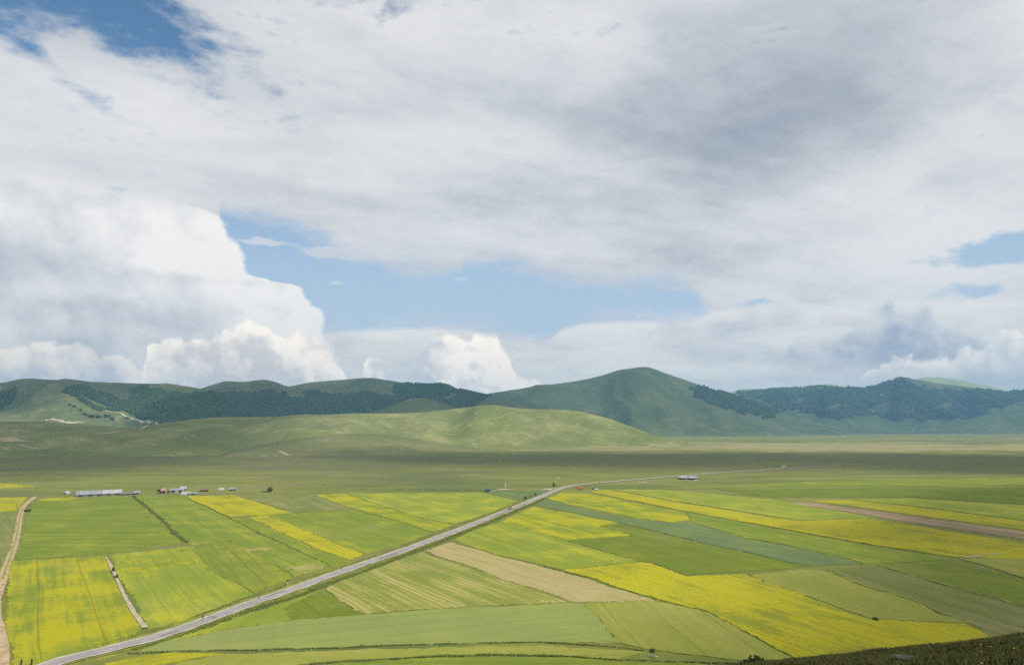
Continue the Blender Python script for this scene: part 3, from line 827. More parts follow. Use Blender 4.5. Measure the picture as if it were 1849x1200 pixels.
# left of the road
field('halfyel', 'patchy yellow flowering field at the bottom left between dirt track and pale field path',
      [(22, 1013), (188, 1004), (203, 1040), (226, 1086), (257, 1131), (243, 1146), (180, 1168), (105, 1190), (60, 1210), (22, 1215), (13, 1130), (15, 1060)], along=((188, 1004), (257, 1131)))
field('lime', 'lime green field with yellow streaks right of the pale field path',
      [(199, 1002), (345, 986), (375, 1027), (458, 1071), (380, 1102), (300, 1130), (268, 1135), (243, 1088), (218, 1044)], along=((345, 986), (458, 1071)))
field('halfyel', 'band of yellow bloom along the top of the lime green field', [(206, 1006), (343, 988), (362, 1014), (300, 1024), (226, 1046)], along=((345, 986), (458, 1071)), inset=0.7, hgt=0.62)
field('green', 'darker green block right of the lime green field, touching the road', [(346, 986), (415, 978), (470, 1000), (500, 1022), (528, 1043), (462, 1069), (377, 1027)])
field('green', 'large plain green field left of the dark hedge line, below the long shed', [(66, 901), (150, 898), (238, 896), (290, 936), (333, 978), (190, 1000), (30, 1010), (42, 970), (48, 935)], along=((48, 935), (290, 936)))
field('yellow', 'thin yellow strip at the top of the large green field near the dirt track', [(72, 900), (132, 897), (138, 899.5), (120, 903), (72, 905)])
field('green', 'mid green field between the dark hedge line and the long diagonal ditch', [(243, 895), (328, 895), (405, 932), (450, 954), (507, 982), (590, 1019), (566, 1031), (530, 1041), (500, 1020), (417, 976), (345, 984), (337, 977), (292, 934)], along=ROWL)
field('dry', 'pale dry patch beside the diagonal ditch above the darker green block', [(418, 979), (446, 973), (490, 991), (470, 1001), (446, 996)], along=ROWL, hgt=0.45)
field('dry', 'pale dry patch by the road at the foot of the diagonal ditch', [(500, 1018), (540, 1013), (575, 1019), (584, 1024), (545, 1037)], along=ROWL, hgt=0.45)
field('gold', 'solid yellow block beneath the farm hamlet', [(336, 896), (419, 893), (472, 909), (527, 926), (480, 929), (412, 932), (372, 913)], along=((336, 896), (412, 932)))
field('gold', 'narrow bright yellow diagonal strip reaching the road left of centre', [(449, 934), (481, 930), (563, 963), (656, 1000), (633, 1011), (563, 986), (500, 957)], along=ROWL)
field('green', 'green strip between the diagonal ditch and the narrow yellow strip', [(413, 934), (447, 935), (500, 958), (563, 987), (632, 1012), (603, 1023), (509, 979), (452, 952)], along=ROWL)
field('green', 'wide green field right of the narrow yellow strip', [(483, 930), (530, 927), (634, 920), (705, 937), (783, 961), (720, 984), (659, 1000), (563, 962)], along=ROWL)
field('fallow', 'grey green fallow plot above the wide green field', [(424, 893), (500, 893), (568, 894), (632, 918), (530, 925), (474, 908)])
field('halfyel', 'yellow diagonal strip running to the road right of the fallow plot', [(571, 894), (620, 890), (690, 914), (762, 936), (816, 947), (785, 960), (705, 936), (633, 917)], along=((571, 894), (785, 960)))
field('lime', 'bright green field between the yellow diagonal strip and the blue green triangle', [(625, 890), (760, 890), (872, 889), (934, 904), (880, 927), (820, 946), (764, 935), (692, 913)], along=((625, 890), (820, 946)))
field('blue', 'blue green triangle of crop left of the road junction', [(878, 887), (905, 885.5), (978, 885.5), (992, 888), (948, 902), (937, 904)])
field('yellow', 'yellow plot at the left edge beside the dirt track', [(-60, 899), (0, 898), (50, 897), (36, 913), (31, 921), (0, 923.5), (-60, 925)])
field('yellow', 'thin yellow strip far left beyond the dirt track', [(-60, 871), (0, 873), (62, 877), (60, 879), (0, 881), (-60, 881)])
field('fallow', 'dull green plot at the left edge below the yellow plot', [(-60, 927), (0, 925), (30, 923), (27, 950), (20, 980), (8, 1010), (-20, 1040), (-60, 1050)])
# right of the road
field('halfyel', 'yellow green plot beside the road below the junction', [(963, 915), (1040, 929), (1116, 943), (1078, 949), (1140, 966), (1022, 974), (905, 941)], along=ROWR)
field('lime', 'bright lime green field tapering to the road above the beige stubble', [(820, 975), (855, 957), (905, 941), (1022, 976), (1090, 996), (1153, 1013), (1016, 1027), (960, 1015), (900, 1001)], along=ROWR)
field('deep', 'large olive dark green field right of the lime green field', [(1026, 976), (1143, 967), (1084, 949), (1118, 945), (1250, 977), (1400, 1010), (1455, 1023), (1345, 1030), (1240, 1037), (1180, 1016), (1156, 1013)], along=ROWR)
field('blue', 'long blue green strip running right from the junction', [(966, 911), (986, 901), (1040, 915), (1144, 938), (1250, 945), (1349, 973), (1434, 989), (1519, 1008), (1557, 1018), (1457, 1022), (1400, 1008), (1250, 975), (1118, 942), (1000, 918)], along=ROWR)
field('halfyel', 'yellow green strip just below the orange truck', [(1012, 889), (1062, 890), (1150, 908), (1236, 925), (1244, 938), (1212, 942), (1144, 935), (1036, 912), (990, 900)], along=((1062, 890), (1236, 925)))
field('gold', 'very long bright yellow strip crossing the right half', [(1064, 886), (1098, 884), (1212, 905), (1400, 935), (1448, 941), (1567, 936), (1700, 957), (1849, 981), (1920, 990), (1920, 1012), (1849, 1001), (1814, 995), (1729, 1006), (1547, 978), (1349, 942), (1240, 923), (1076, 890)], along=((1076, 890), (1547, 978)))
field('green', 'green strip below the very long yellow strip', [(1242, 926), (1349, 945), (1547, 981), (1722, 1009), (1600, 1017), (1562, 1017), (1521, 1006), (1434, 986), (1349, 970), (1252, 943)], along=((1242, 926), (1547, 981)))
field('lime', 'yellowish green strip above the very long yellow strip', [(1102, 883), (1210, 884), (1400, 902), (1500, 921), (1588, 936), (1567, 935), (1448, 939), (1400, 932), (1214, 903)], along=((1102, 883), (1400, 932)))
field('plough', 'pinkish brown ploughed strip crossing the right side', [(1416, 907), (1462, 907), (1604, 925), (1849, 959), (1920, 968), (1920, 985), (1849, 973), (1632, 941), (1491, 917)], along=((1462, 907), (1849, 959)))
field('yellow', 'yellow strip above the ploughed strip at the right edge', [(1464, 904), (1533, 902), (1700, 921), (1849, 941), (1920, 950), (1920, 965), (1849, 956), (1606, 923)], along=((1464, 904), (1849, 956)))
field('lime', 'yellow green meadow strip above the right hand yellow strip', [(1535, 901), (1640, 899), (1849, 912), (1920, 916), (1920, 947), (1849, 939), (1702, 919)], along=((1535, 901), (1849, 939)))
field('deep', 'far dark green strip along the right edge under the cloud shadow', [(1300, 884), (1560, 880), (1849, 879), (1920, 880), (1920, 913), (1849, 910), (1640, 897), (1400, 898)], along=((1300, 884), (1849, 910)))
field('green', 'far green strip right of the open sided stable', [(1180, 882), (1300, 876), (1500, 868), (1849, 862), (1920, 861), (1920, 877), (1849, 876), (1560, 877), (1300, 881)], along=((1300, 876), (1849, 862)))
field('deep', 'dark green plot at the right edge below the very long yellow strip', [(1608, 1024), (1714, 1014), (1849, 1046), (1920, 1062), (1920, 1112), (1849, 1091), (1662, 1042)], along=((1714, 1014), (1849, 1046)))
field('olive', 'pale olive corner plot at the right edge above the dark green plot', [(1738, 1010), (1814, 999), (1849, 1005), (1920, 1018), (1920, 1058), (1849, 1042)], along=((1738, 1010), (1849, 1042)))
field('fallow', 'grey green fallow field sloping to the lower right edge', [(1508, 1033), (1584, 1022), (1660, 1044), (1849, 1097), (1920, 1118), (1920, 1175), (1849, 1165), (1793, 1151), (1762, 1127), (1704, 1109), (1660, 1087), (1590, 1064)], along=((1584, 1022), (1849, 1097)))
field('olive', 'light olive field between the big yellow field and the fallow field', [(1352, 1038), (1442, 1028), (1492, 1031), (1576, 1063), (1660, 1089), (1700, 1110), (1750, 1124), (1703, 1123), (1581, 1119), (1490, 1087), (1414, 1060)], along=((1442, 1028), (1703, 1123)))
field('gold', 'big bright yellow field at the lower right', [(1018, 1029), (1155, 1015), (1175, 1017), (1240, 1041), (1344, 1037), (1414, 1062), (1490, 1090), (1567, 1121), (1743, 1127), (1793, 1151), (1800, 1185), (1600, 1215), (1470, 1205), (1431, 1186), (1349, 1142), (1298, 1115), (1280, 1105), (1183, 1078)], along=ROWR)
field('stubble', 'beige stubble strip right of the road', [(769, 994), (816, 979), (900, 1004), (1005, 1030), (1090, 1055), (1181, 1082), (1100, 1085), (1034, 1086), (900, 1041)], along=((816, 979), (1181, 1082)))
field('striped', 'green field with pale drilled stripes beside the beige stubble', [(762, 997), (900, 1043), (1028, 1087), (900, 1092), (760, 1099), (656, 1108), (588, 1063), (650, 1036)], along=((762, 997), (1028, 1087)))
field('lime', 'yellow green grass between the road and the small dark wedge', [(300, 1158), (420, 1119), (520, 1085), (586, 1061), (514, 1098), (530, 1118), (400, 1138)], inset=0.0)
field('deep', 'small dark green wedge left of the striped field', [(584, 1065), (652, 1109), (590, 1114), (530, 1119), (512, 1098)])
field('pale', 'broad pale blue green field across the bottom centre', [(252, 1180), (292, 1160), (400, 1139), (520, 1121), (655, 1111), (784, 1100), (1030, 1089), (1054, 1089), (1111, 1159), (900, 1159), (677, 1165), (450, 1171)], along=((292, 1160), (1030, 1089)))
field('olive', 'olive green field at the bottom right of the pale field', [(1057, 1089), (1181, 1084), (1278, 1107), (1298, 1118), (1428, 1188), (1330, 1190), (1180, 1171), (1113, 1159)], along=((1057, 1089), (1113, 1159)))
field('yellow', 'small yellow strip at the bottom edge beside the road', [(190, 1200), (258, 1184), (330, 1181), (395, 1181), (290, 1201), (220, 1212)])
field('olive', 'tan green grass strip along the bottom between two dark hedges', [(300, 1204), (398, 1182), (600, 1174), (900, 1167), (1060, 1170), (1170, 1177), (1110, 1188), (900, 1179), (760, 1184), (600, 1192), (480, 1204)], along=((398, 1182), (900, 1167)))
field('green', 'rich green strip at the very bottom edge below the hedges', [(560, 1202), (700, 1192), (900, 1186), (1100, 1193), (1260, 1199), (1330, 1215), (900, 1225), (560, 1225)], along=((700, 1192), (1100, 1193)))

# ================================================================== vegetation
_bm = bmesh.new(); bmesh.ops.create_icosphere(_bm, subdivisions=1, radius=1.0)
ICO_V = np.array([v.co[:] for v in _bm.verts]); ICO_F = np.array([[v.index for v in f.verts] for f in _bm.faces]); _bm.free()
_bm = bmesh.new(); bmesh.ops.create_icosphere(_bm, subdivisions=2, radius=1.0)
ICO2_V = np.array([v.co[:] for v in _bm.verts]); ICO2_F = np.array([[v.index for v in f.verts] for f in _bm.faces]); _bm.free()

def clumps(pos, rad, squash=0.8, jit=0.28, rg=None, flat_base=True):
    """many small uneven leaf clumps in one mesh"""
    rg = rg or np.random.default_rng(1)
    n = len(pos); k = len(ICO_V)
    v = ICO_V[None] * (1 + rg.normal(size=(n, k, 1)) * jit)
    ang = rg.uniform(0, 6.283, n); c_, s_ = np.cos(ang)[:, None], np.sin(ang)[:, None]
    x, y = v[..., 0] * c_ - v[..., 1] * s_, v[..., 0] * s_ + v[..., 1] * c_
    z = v[..., 2] * squash if np.isscalar(squash) else v[..., 2] * np.asarray(squash)[:, None]
    v = np.stack([x, y, z], -1) * np.asarray(rad)[:, None, None] + np.asarray(pos)[:, None, :]
    f = (ICO_F[None] + (np.arange(n) * k)[:, None, None])
    return v.reshape(-1, 3), f.reshape(-1, 3)

M_FOREST = foliage_mat('forest_leaves', (0.026, 0.056, 0.024), (0.050, 0.090, 0.034), (0.075, 0.115, 0.040))
M_HEDGE = foliage_mat('hedge_leaves', (0.048, 0.070, 0.016), (0.100, 0.130, 0.030), (0.14, 0.15, 0.05))
M_BANK = foliage_mat('bank_grass', (0.070, 0.105, 0.020), (0.125, 0.160, 0.032))
M_SHRUB = foliage_mat('shrub_leaves', (0.035, 0.055, 0.016), (0.075, 0.105, 0.030), (0.10, 0.11, 0.05))
M_WEED = foliage_mat('weed_leaves', (0.095, 0.120, 0.022), (0.200, 0.210, 0.045), (0.30, 0.27, 0.09))
M_BARK = simple('bark', (0.11, 0.08, 0.055), 0.95, 0.3, 6.0)

def forest(name, hillname, polys, holes, count, r0, r1, seed, label=None):
    V_, nt = HILLS[hillname]
    rg = np.random.default_rng(seed)
    T_, N_ = nt, V_.shape[1]
    # area-weighted picks on the front slope
    a = np.linalg.norm(np.cross(V_[1:nt, :-1] - V_[:nt - 1, :-1], V_[:nt - 1, 1:] - V_[:nt - 1, :-1]), axis=-1)
    cx_, cy_ = to_px(V_[:nt - 1, :-1, 0], V_[:nt - 1, :-1, 1], V_[:nt - 1, :-1, 2])
    x0, x1 = min(p[0] for q in polys for p in q) - 25, max(p[0] for q in polys for p in q) + 25
    a = a * ((cx_ > x0) & (cx_ < x1))
    w = a.ravel() / a.sum()
    pos = []
    tries = count * 6
    pick = rg.choice(len(w), tries, p=w)
    j, i = pick // (N_ - 1), pick % (N_ - 1)
    u, v = rg.random(tries)[:, None], rg.random(tries)[:, None]
    P = V_[j, i] * (1 - u) * (1 - v) + V_[j, i + 1] * u * (1 - v) + V_[j + 1, i] * (1 - u) * v + V_[j + 1, i + 1] * u * v
    x, y = to_px(P[:, 0], P[:, 1], P[:, 2])
    jx, jy = fbm(P[:, 0] / 130.0, P[:, 1] / 130.0, 4) * 9.0, fbm(P[:, 0] / 110.0 + 9, P[:, 1] / 110.0, 4) * 8.0
    ok = np.zeros(tries, bool)
    for q in polys: ok |= in_poly(x + jx, y + jy, q)
    for q in holes: ok &= ~in_poly(x + jx * 1.3, y + jy * 1.3, q)
    gap = fbm(P[:, 0] / 90.0 + 40, P[:, 1] / 90.0, 3)
    ok &= gap > -0.62
    P = P[ok][:count]
    rad = rg.uniform(r0, r1, len(P))
    P = P + np.stack([np.zeros(len(P)), np.zeros(len(P)), rad * 0.45], 1)
    v, f = clumps(P, rad, rg.uniform(0.85, 1.35, len(P)), 0.22, rg)
    tag(mesh_obj(name, v, f, M_FOREST), label or 'dark beech forest', None, None, 'stuff')

west_poly = [(121, 700), (151, 695), (188, 710), (235, 726), (241, 704), (262, 702), (302, 707), (402, 709), (449, 710), (520, 707), (600, 708), (667, 709), (711, 716), (711, 694), (741, 694), (801, 694), (815, 701), (885, 710),
             (868, 724), (851, 733), (780, 737), (700, 752), (500, 772), (300, 772), (272, 757), (230, 746), (181, 739), (150, 723), (114, 709)]
west_holes = [[(150, 712), (180, 722), (205, 735), (190, 734), (160, 722)], [(515, 700), (560, 716), (545, 720), (512, 712)], [(800, 712), (830, 706), (822, 716), (806, 720)]]
forest('forest', 'west_range', [west_poly, [(-120, 705), (0, 709), (27, 703), (32, 712), (17, 728), (0, 738), (-120, 745)]], west_holes, 14000, 4.0, 6.5, 31, 'dark beech wood on the slopes of the left hills')
forest('forest', 'forest_range', [west_poly], west_holes, 24000, 4.5, 7.0, 32, 'long belt of blue green beech forest below the left skyline')
forest('forest', 'main_mountain', [[(1240, 700), (1265, 699), (1320, 711), (1365, 724), (1408, 741), (1404, 749), (1378, 753), (1340, 747), (1300, 733), (1262, 720)]], [], 5000, 5.5, 8.5, 33, 'dark wedge of forest on the right flank of the main mountain')
forest('forest', 'east_range', [[(1329, 709), (1356, 706), (1424, 700), (1475, 699), (1560, 701), (1628, 685), (1690, 702), (1808, 708), (1849, 706), (1900, 705), (1900, 726), (1849, 722), (1778, 743), (1754, 752), (1635, 759), (1600, 755), (1560, 748),
        (1516, 757), (1470, 748), (1441, 739), (1404, 739), (1380, 725)]], [[(1475, 738), (1510, 726), (1530, 730), (1500, 745)], [(1590, 708), (1618, 706), (1610, 716), (1588, 716)], [(1640, 690), (1680, 694), (1700, 704), (1660, 700)], [(1740, 715), (1790, 714), (1770, 724)], [(1420, 722), (1450, 716), (1462, 726), (1440, 732)], [(1560, 735), (1600, 728), (1612, 740), (1580, 748)], [(1690, 728), (1720, 722), (1725, 736), (1700, 742)]],
       20000, 7.5, 12.0, 34, 'blue forest covering the distant right hand range')

# dark strips of hedge and ditch vegetation between the plots
def hedgerow(label, px, width, r0, r1, per_m, mat=None, group='hedge and ditch lines between fields', name='hedgerow'):
    line = smooth_line([G(*p) for p in px], 6)
    seg = np.r_[0, np.cumsum(np.linalg.norm(np.diff(line, axis=0), axis=1))]
    rg = np.random.default_rng(int(px[0][0] * 7 + px[0][1]))
    n = max(12, int(seg[-1] * per_m))
    q = rg.uniform(0, seg[-1], n)
    x, y = np.interp(q, seg, line[:, 0]), np.interp(q, seg, line[:, 1])
    ln = np.array([line[-1, 0] - line[0, 0], line[-1, 1] - line[0, 1]]); ln /= np.linalg.norm(ln)
    o_ = rg.normal(size=n) * width * 0.4
    gate = 0.6 + 0.5 * fbm(q / 14.0, q * 0 + n, 2)
    r_ = 0.8 * rg.uniform(r0, r1, n) * np.clip(gate, 0.35, 1.3)
    xy = wander(np.stack([x, y], -1)) + np.stack([-ln[1] * o_, ln[0] * o_], -1)
    pos = np.stack([xy[:, 0], xy[:, 1], 0.12 + r_ * 0.35], 1)
    v, f = clumps(pos, r_, 0.8, 0.3, rg)
    c_ = (float(x.mean()), float(y.mean()), 0.0)
    o = empty(name, c_, 0.0, label, 'hedge', group)
    tag(mesh_obj('foliage', v - np.array(c_), f, mat or M_HEDGE, o), kind='stuff')
    return o
hedgerow('dark hedge line running diagonally down from the sheds', [(239, 895), (255, 907), (275, 924), (292, 938), (312, 958), (325, 971), (338, 979)], 1.6, 0.5, 1.1, 3.2)
hedgerow('thin dark line along the long diagonal ditch above the road', [(331, 897), (372, 914), (411, 934), (450, 953), (507, 981), (560, 1005), (596, 1021)], 0.5, 0.2, 0.42, 2.6)
hedgerow('thin dark line under the lower side of the blue green strip', [(966, 913), (1000, 920), (1060, 933), (1118, 944), (1250, 976), (1400, 1009.5), (1457, 1023)], 0.5, 0.2, 0.42, 2.0)
hedgerow('dark line under the very long yellow strip', [(1076, 891), (1240, 924), (1349, 943.5), (1547, 979.5), (1729, 1008)], 0.5, 0.2, 0.42, 2.0)
hedgerow('dark line along the left edge of the big yellow field', [(905, 1003), (1010, 1029), (1100, 1054), (1183, 1080), (1240, 1095), (1282, 1107), (1300, 1117), (1349, 1143), (1431, 1187)], 0.4, 0.15, 0.34, 3.0)
hedgerow('upper dark hedge curving along the bottom of the pale field', [(228, 1181), (330, 1177), (450, 1173), (560, 1169.5), (680, 1166), (800, 1162), (900, 1160), (1000, 1161), (1080, 1165), (1130, 1169), (1165, 1174)], 0.5, 0.18, 0.42, 8.0)
hedgerow('lower dark hedge at the very bottom of the view', [(560, 1199), (650, 1193), (760, 1187), (880, 1182), (960, 1184), (1050, 1188), (1120, 1191), (1200, 1194), (1280, 1197), (1345, 1197)], 0.7, 0.22, 0.5, 9.0)
hedgerow('thin dark line along the top of the patchy yellow field', [(24, 1011.5), (100, 1007), (190, 1002), (260, 993), (340, 982)], 0.4, 0.14, 0.3, 2.0)
track('grass_balk', [(1590, 1021), (1660, 1043), (1760, 1070), (1849, 1095), (1910, 1113)], [0.5, 1.2, 1.0, 1.4], M_VERGE2, 0.34, 0.2, seed=31)
track('grass_balk', [(1735, 1010), (1790, 1024), (1849, 1043), (1910, 1060)], [0.5, 1.2, 1.3], M_VERGE2, 0.34, 0.2, seed=32)
track('grass_balk', [(1492, 1031), (1576, 1062), (1660, 1087), (1702, 1110)], [0.5, 1.3, 1.2, 0.5], M_VERGE2, 0.34, 0.2, seed=33)
track('grass_balk', [(1735, 1009), (1775, 1003), (1816, 998)], [1.0, 1.8, 0.8], M_PALETRACK, 0.34, 0.2, seed=34)
hedgerow('dark line below the far farm track left of the junction', [(560, 881), (700, 883), (800, 884.5), (870, 886)], 0.8, 0.4, 0.9, 1.0)
hedgerow('dark line beneath the ploughed strip at right', [(1632, 942), (1740, 958), (1849, 974.5), (1900, 982)], 0.5, 0.2, 0.4, 1.4)
hedgerow('grassy bank with tall weeds along the lower side of the road', [(235, 1174), (300, 1156), (400, 1120), (450, 1103), (560, 1066), (680, 1022), (745, 997), (800, 976), (900, 936), (985, 899)], 2.4, 0.2, 0.5, 16.0, M_BANK)
hedgerow('low weeds along the upper side of the road', [(130, 1180), (200, 1158), (297, 1132), (450, 1079), (620, 1022), (745, 980), (850, 941), (950, 902)], 0.7, 0.2, 0.5, 4.0, M_WEED)

# weeds and grass tufts on the unsown margins everywhere: nobody could count them
mp, mr = [], []
rgm = np.random.default_rng(77)
for o in [q for q in COL.objects if q.get('category') == 'field']:
    vs = [v.co for v in o.data.vertices if v.co.z > 0.05]
    c_ = np.array([[v.x + o.location.x, v.y + o.location.y] for v in vs])
    for k in range(len(c_)):
        if c_[k, 1] < 620 and rgm.random() < 0.14:
            p = c_[k] + rgm.normal(size=2) * 0.7
            mp.append((p[0], p[1], 0.15)); mr.append(rgm.uniform(0.12, 0.38))
v, f = clumps(np.array(mp), np.array(mr), 0.75, 0.3, rgm)
tag(mesh_obj('margin_weeds', v, f, M_WEED), 'tufts of grass and weeds along the field edges', None, None, 'stuff')

def shrub(label, x, y, w, h, name='shrub', z=None, group=None, n=60, at=None, mat=None, seed=0):
    """stem plus a crown of leaf clumps; w and h in metres"""
    P = np.array([*G(x, y), 0.0]) if at is None else np.array(at)
    rg = np.random.default_rng(int(x * 13 + y) + seed)
    o = empty(name, tuple(P), 0.0, label, 'shrub', group)
    bm = bmesh.new()
    bmesh.ops.create_cone(bm, segments=6, radius1=0.05 * w, radius2=0.02 * w, depth=h * 0.6)
    bmesh.ops.translate(bm, verts=bm.verts, vec=(0, 0, h * 0.3))
    me = bpy.data.meshes.new('stem'); bm.to_mesh(me); bm.free(); me.materials.append(M_BARK)
    link(bpy.data.objects.new('stem', me), o)
    d = rg.normal(size=(n, 3)); d /= np.linalg.norm(d, axis=1)[:, None]
    rr = rg.random(n)[:, None] ** 0.4
    lobes = 1.0 + 0.35 * np.sin(3 * np.arctan2(d[:, 1:2], d[:, 0:1]) + rg.uniform(0, 6))
    pos = d * rr * lobes * np.array([w / 2, w / 2, h * 0.42]) + np.array([0, 0, h * 0.55])
    pos[:, 2] = np.maximum(pos[:, 2], 0.05 * h)
    v, f = clumps(pos, rg.uniform(0.07, 0.16, n) * (w + h) / 2 * (60 / n) ** 0.33, 0.8, 0.35, rg)
    mesh_obj('crown', v, f, mat or M_SHRUB, o)
    return o
shrub('dark bush on the edge of the big yellow field where it meets the olive field', 1581, 1120, 1.5, 1.1)
shrub('bush at the end of the upper hedge beside the broken white stone', 1178, 1177, 1.5, 1.0)
shrub('tall green bush on the pale field path', 204, 1032, 1.3, 2.0, seed=1)
shrub('lower bush on the pale field path just below the tall one', 210, 1044, 1.3, 1.6, seed=2)
shrub('bush beside the bend of the dirt track at left', 50, 923, 4.2, 1.6)
shrub('small bush left of the road where the ground rises to the junction', 948.5, 901, 2.2, 2.6)
shrub('slim bush by the road close to the junction', 967, 895.5, 1.5, 3.2)
shrub('rounded bush by the road between two others near the junction', 958, 897.5, 1.8, 1.8)
shrub('bush at the corner of the road junction', 1000, 878.5, 2.4, 4.2)
shrub('dark tree beside the cabin in the hamlet', 290, 890, 5.0, 4.6, n=80)
shrub('bush beside the derelict trailer', 487, 887.5, 5.0, 4.2, n=80)
shrub('small bush between the cabin and the white barn', 304, 889.5, 2.4, 2.2)
for k, (x, y, w, lab) in enumerate([(126, 731, 13, 'upper left dark bush on the sunlit hillside'), (134, 734, 15, 'second dark bush on the sunlit hillside, beside the uppermost'), (145, 741, 14, 'lone dark bush low on the sunlit hillside'),
                                    (129, 741, 9, 'small bush left of the lone one on the sunlit hillside'), (152, 749, 20, 'left end of the bush row under the sunlit hillside'), (166, 753, 24, 'second from left in the bush row under the sunlit hillside'),
                                    (178, 754, 24, 'third from left in the bush row under the sunlit hillside'), (192, 753, 24, 'fourth from left in the bush row under the sunlit hillside'), (202, 757, 18, 'right end of the bush row under the sunlit hillside'),
                                    (230, 755, 14, 'bush beside the pale hill track')]):
    P = hit(x, y)
    if P is not None: shrub(lab, x, y, w, w * 0.55, at=P - np.array([0, 0, 1.0]), group='bushes on the left hillside', mat=M_FOREST, n=40)
for k, (x, y, w, lab) in enumerate([(1342, 1191, 0.9, 'leftmost dark bush on the crest of the near slope'), (1353, 1189, 1.0, 'second dark bush on the crest of the near slope'), (1364, 1186, 1.2, 'tallest dark bush on the crest of the near slope'),
                                    (1374, 1189, 0.9, 'rightmost dark bush on the crest of the near slope')]):
    d = ray(x, y); a_ = math.atan2(d[0], d[1]); r_ = 31.0
    shrub(lab, x, y, w * 0.36, w * 0.36, at=(r_ * math.sin(a_), r_ * math.cos(a_), float(slope_z(np.array([a_]), np.array([r_]))[0]) - 0.05), group='bushes on the near crest', n=70)

# turf on the near slope
rgt = np.random.default_rng(9)
n = 150000
ta = np.radians(rgt.uniform(10, 41, n)); tr = np.sqrt(rgt.uniform(8.0 ** 2, 37.0 ** 2, n))
tz = slope_z(ta, tr)
TX, TY = tr * np.sin(ta), tr * np.cos(ta)
qx, qy = to_px(TX, TY, tz)
ok = (qx > 1200) & (qx < 1880) & (qy < 1228)
TX, TY, tz = TX[ok], TY[ok], tz[ok]
n = len(TX)
def blades(TX, TY, tz, h0, h1, wd, lean, rg):
    n = len(TX)
    h = rg.uniform(h0, h1, n) * (0.7 + 0.9 * np.clip(fbm(TX / 1.7, TY / 1.7, 2) + 0.4, 0, 1))
    a = rg.uniform(0, 6.283, n); ca_, sa_ = np.cos(a), np.sin(a)
    lx, ly = rg.normal(size=n) * lean * h + 0.25 * h, rg.normal(size=n) * lean * h
    w = wd * rg.uniform(0.6, 1.4, n)
    b0 = np.stack([TX - ca_ * w, TY - sa_ * w, tz - 0.03], 1); b1 = np.stack([TX + ca_ * w, TY + sa_ * w, tz - 0.03], 1)
    m0 = np.stack([TX - ca_ * w * 0.7 + lx * 0.4, TY - sa_ * w * 0.7 + ly * 0.4, tz + h * 0.6], 1); m1 = np.stack([TX + ca_ * w * 0.7 + lx * 0.4, TY + sa_ * w * 0.7 + ly * 0.4, tz + h * 0.6], 1)
    tp = np.stack([TX + lx, TY + ly, tz + h], 1)
    v = np.stack([b0, b1, m1, m0, tp], 1).reshape(-1, 3)
    k = np.arange(n)[:, None] * 5
    f = np.concatenate([k + np.array([[0, 1, 2]]), k + np.array([[0, 2, 3]]), k + np.array([[3, 2, 4]])], 0)
    return v, f
v, f = blades(TX, TY, tz, 0.04, 0.12, 0.020, 0.6, rgt)
M_TURF = foliage_mat('turf_blades', (0.066, 0.082, 0.022), (0.098, 0.096, 0.034), (0.115, 0.105, 0.044))
tag(mesh_obj('slope_grass', v, f, M_TURF), 'dark rough grass on the near slope', None, None, 'stuff')
print('turf blades', n)
# yellow flowers in the bottom right corner
fx, fy = to_px(TX, TY, tz)
sel = np.where((fx > 1770) & (fy > 1183) & (fy < 1215))[0]
sel = sel[rgt.random(len(sel)) < 0.008]
pos = np.stack([TX[sel], TY[sel], tz[sel] + rgt.uniform(0.12, 0.32, len(sel))], 1)
if len(pos):
    v, f = clumps(pos, rgt.uniform(0.012, 0.026, len(pos)), 0.6, 0.25, rgt)
    tag(mesh_obj('wildflowers', v, f, foliage_mat('yellow_petals', (0.42, 0.36, 0.02), (0.55, 0.46, 0.03))), 'yellow wild flowers in the grass of the near slope', None, None, 'stuff')

# ================================================================== built things
def box_into(bm, x0, x1, y0, y1, z0, z1, bev=0.0):
    m = bmesh.ops.create_cube(bm, size=1.0)
    vs = m['verts']
    for v in vs:
        v.co = Vector(((x0 + x1) / 2 + v.co.x * (x1 - x0), (y0 + y1) / 2 + v.co.y * (y1 - y0), (z0 + z1) / 2 + v.co.z * (z1 - z0)))
    return vs
def part(name, fn, mat, parent, smooth=False, bev=0.0):
    bm = bmesh.new(); fn(bm)
    if bev: bmesh.ops.bevel(bm, geom=list(bm.edges), offset=bev, segments=2, affect='EDGES', profile=0.6)
    me = bpy.data.meshes.new(name); bm.to_mesh(me); bm.free()
    if smooth: me.polygons.foreach_set('use_smooth', np.ones(len(me.polygons), dtype=bool))
    me.materials.append(mat)
    return link(bpy.data.objects.new(name, me), parent)
def boxp(name, dims, mat, parent, bev=0.0): return part(name, lambda bm: box_into(bm, *dims), mat, parent, bev=bev)
def prism(name, prof, x0, x1, mat, parent, bev=0.0):
    """profile in the y-z plane drawn out along x"""
    def fn(bm):
        a = [bm.verts.new((x0, y, z)) for y, z in prof]; b_ = [bm.verts.new((x1, y, z)) for y, z in prof]
        bm.faces.new(a[::-1]); bm.faces.new(b_)
        for k in range(len(prof)): bm.faces.new((a[k], a[(k + 1) % len(prof)], b_[(k + 1) % len(prof)], b_[k]))
        bmesh.ops.recalc_face_normals(bm, faces=bm.faces)
    return part(name, fn, mat, parent, bev=bev)
def cyl(name, r, p0, p1, mat, parent, seg=10):
    def fn(bm):
        d = Vector(p1) - Vector(p0)
        m = bmesh.ops.create_cone(bm, cap_ends=True, segments=seg, radius1=r, radius2=r, depth=d.length)
        q = Vector((0, 0, 1)).rotation_difference(d.normalized())
        for v in m['verts']: v.co = q @ v.co + (Vector(p0) + Vector(p1)) / 2
    return part(name, fn, mat, parent)

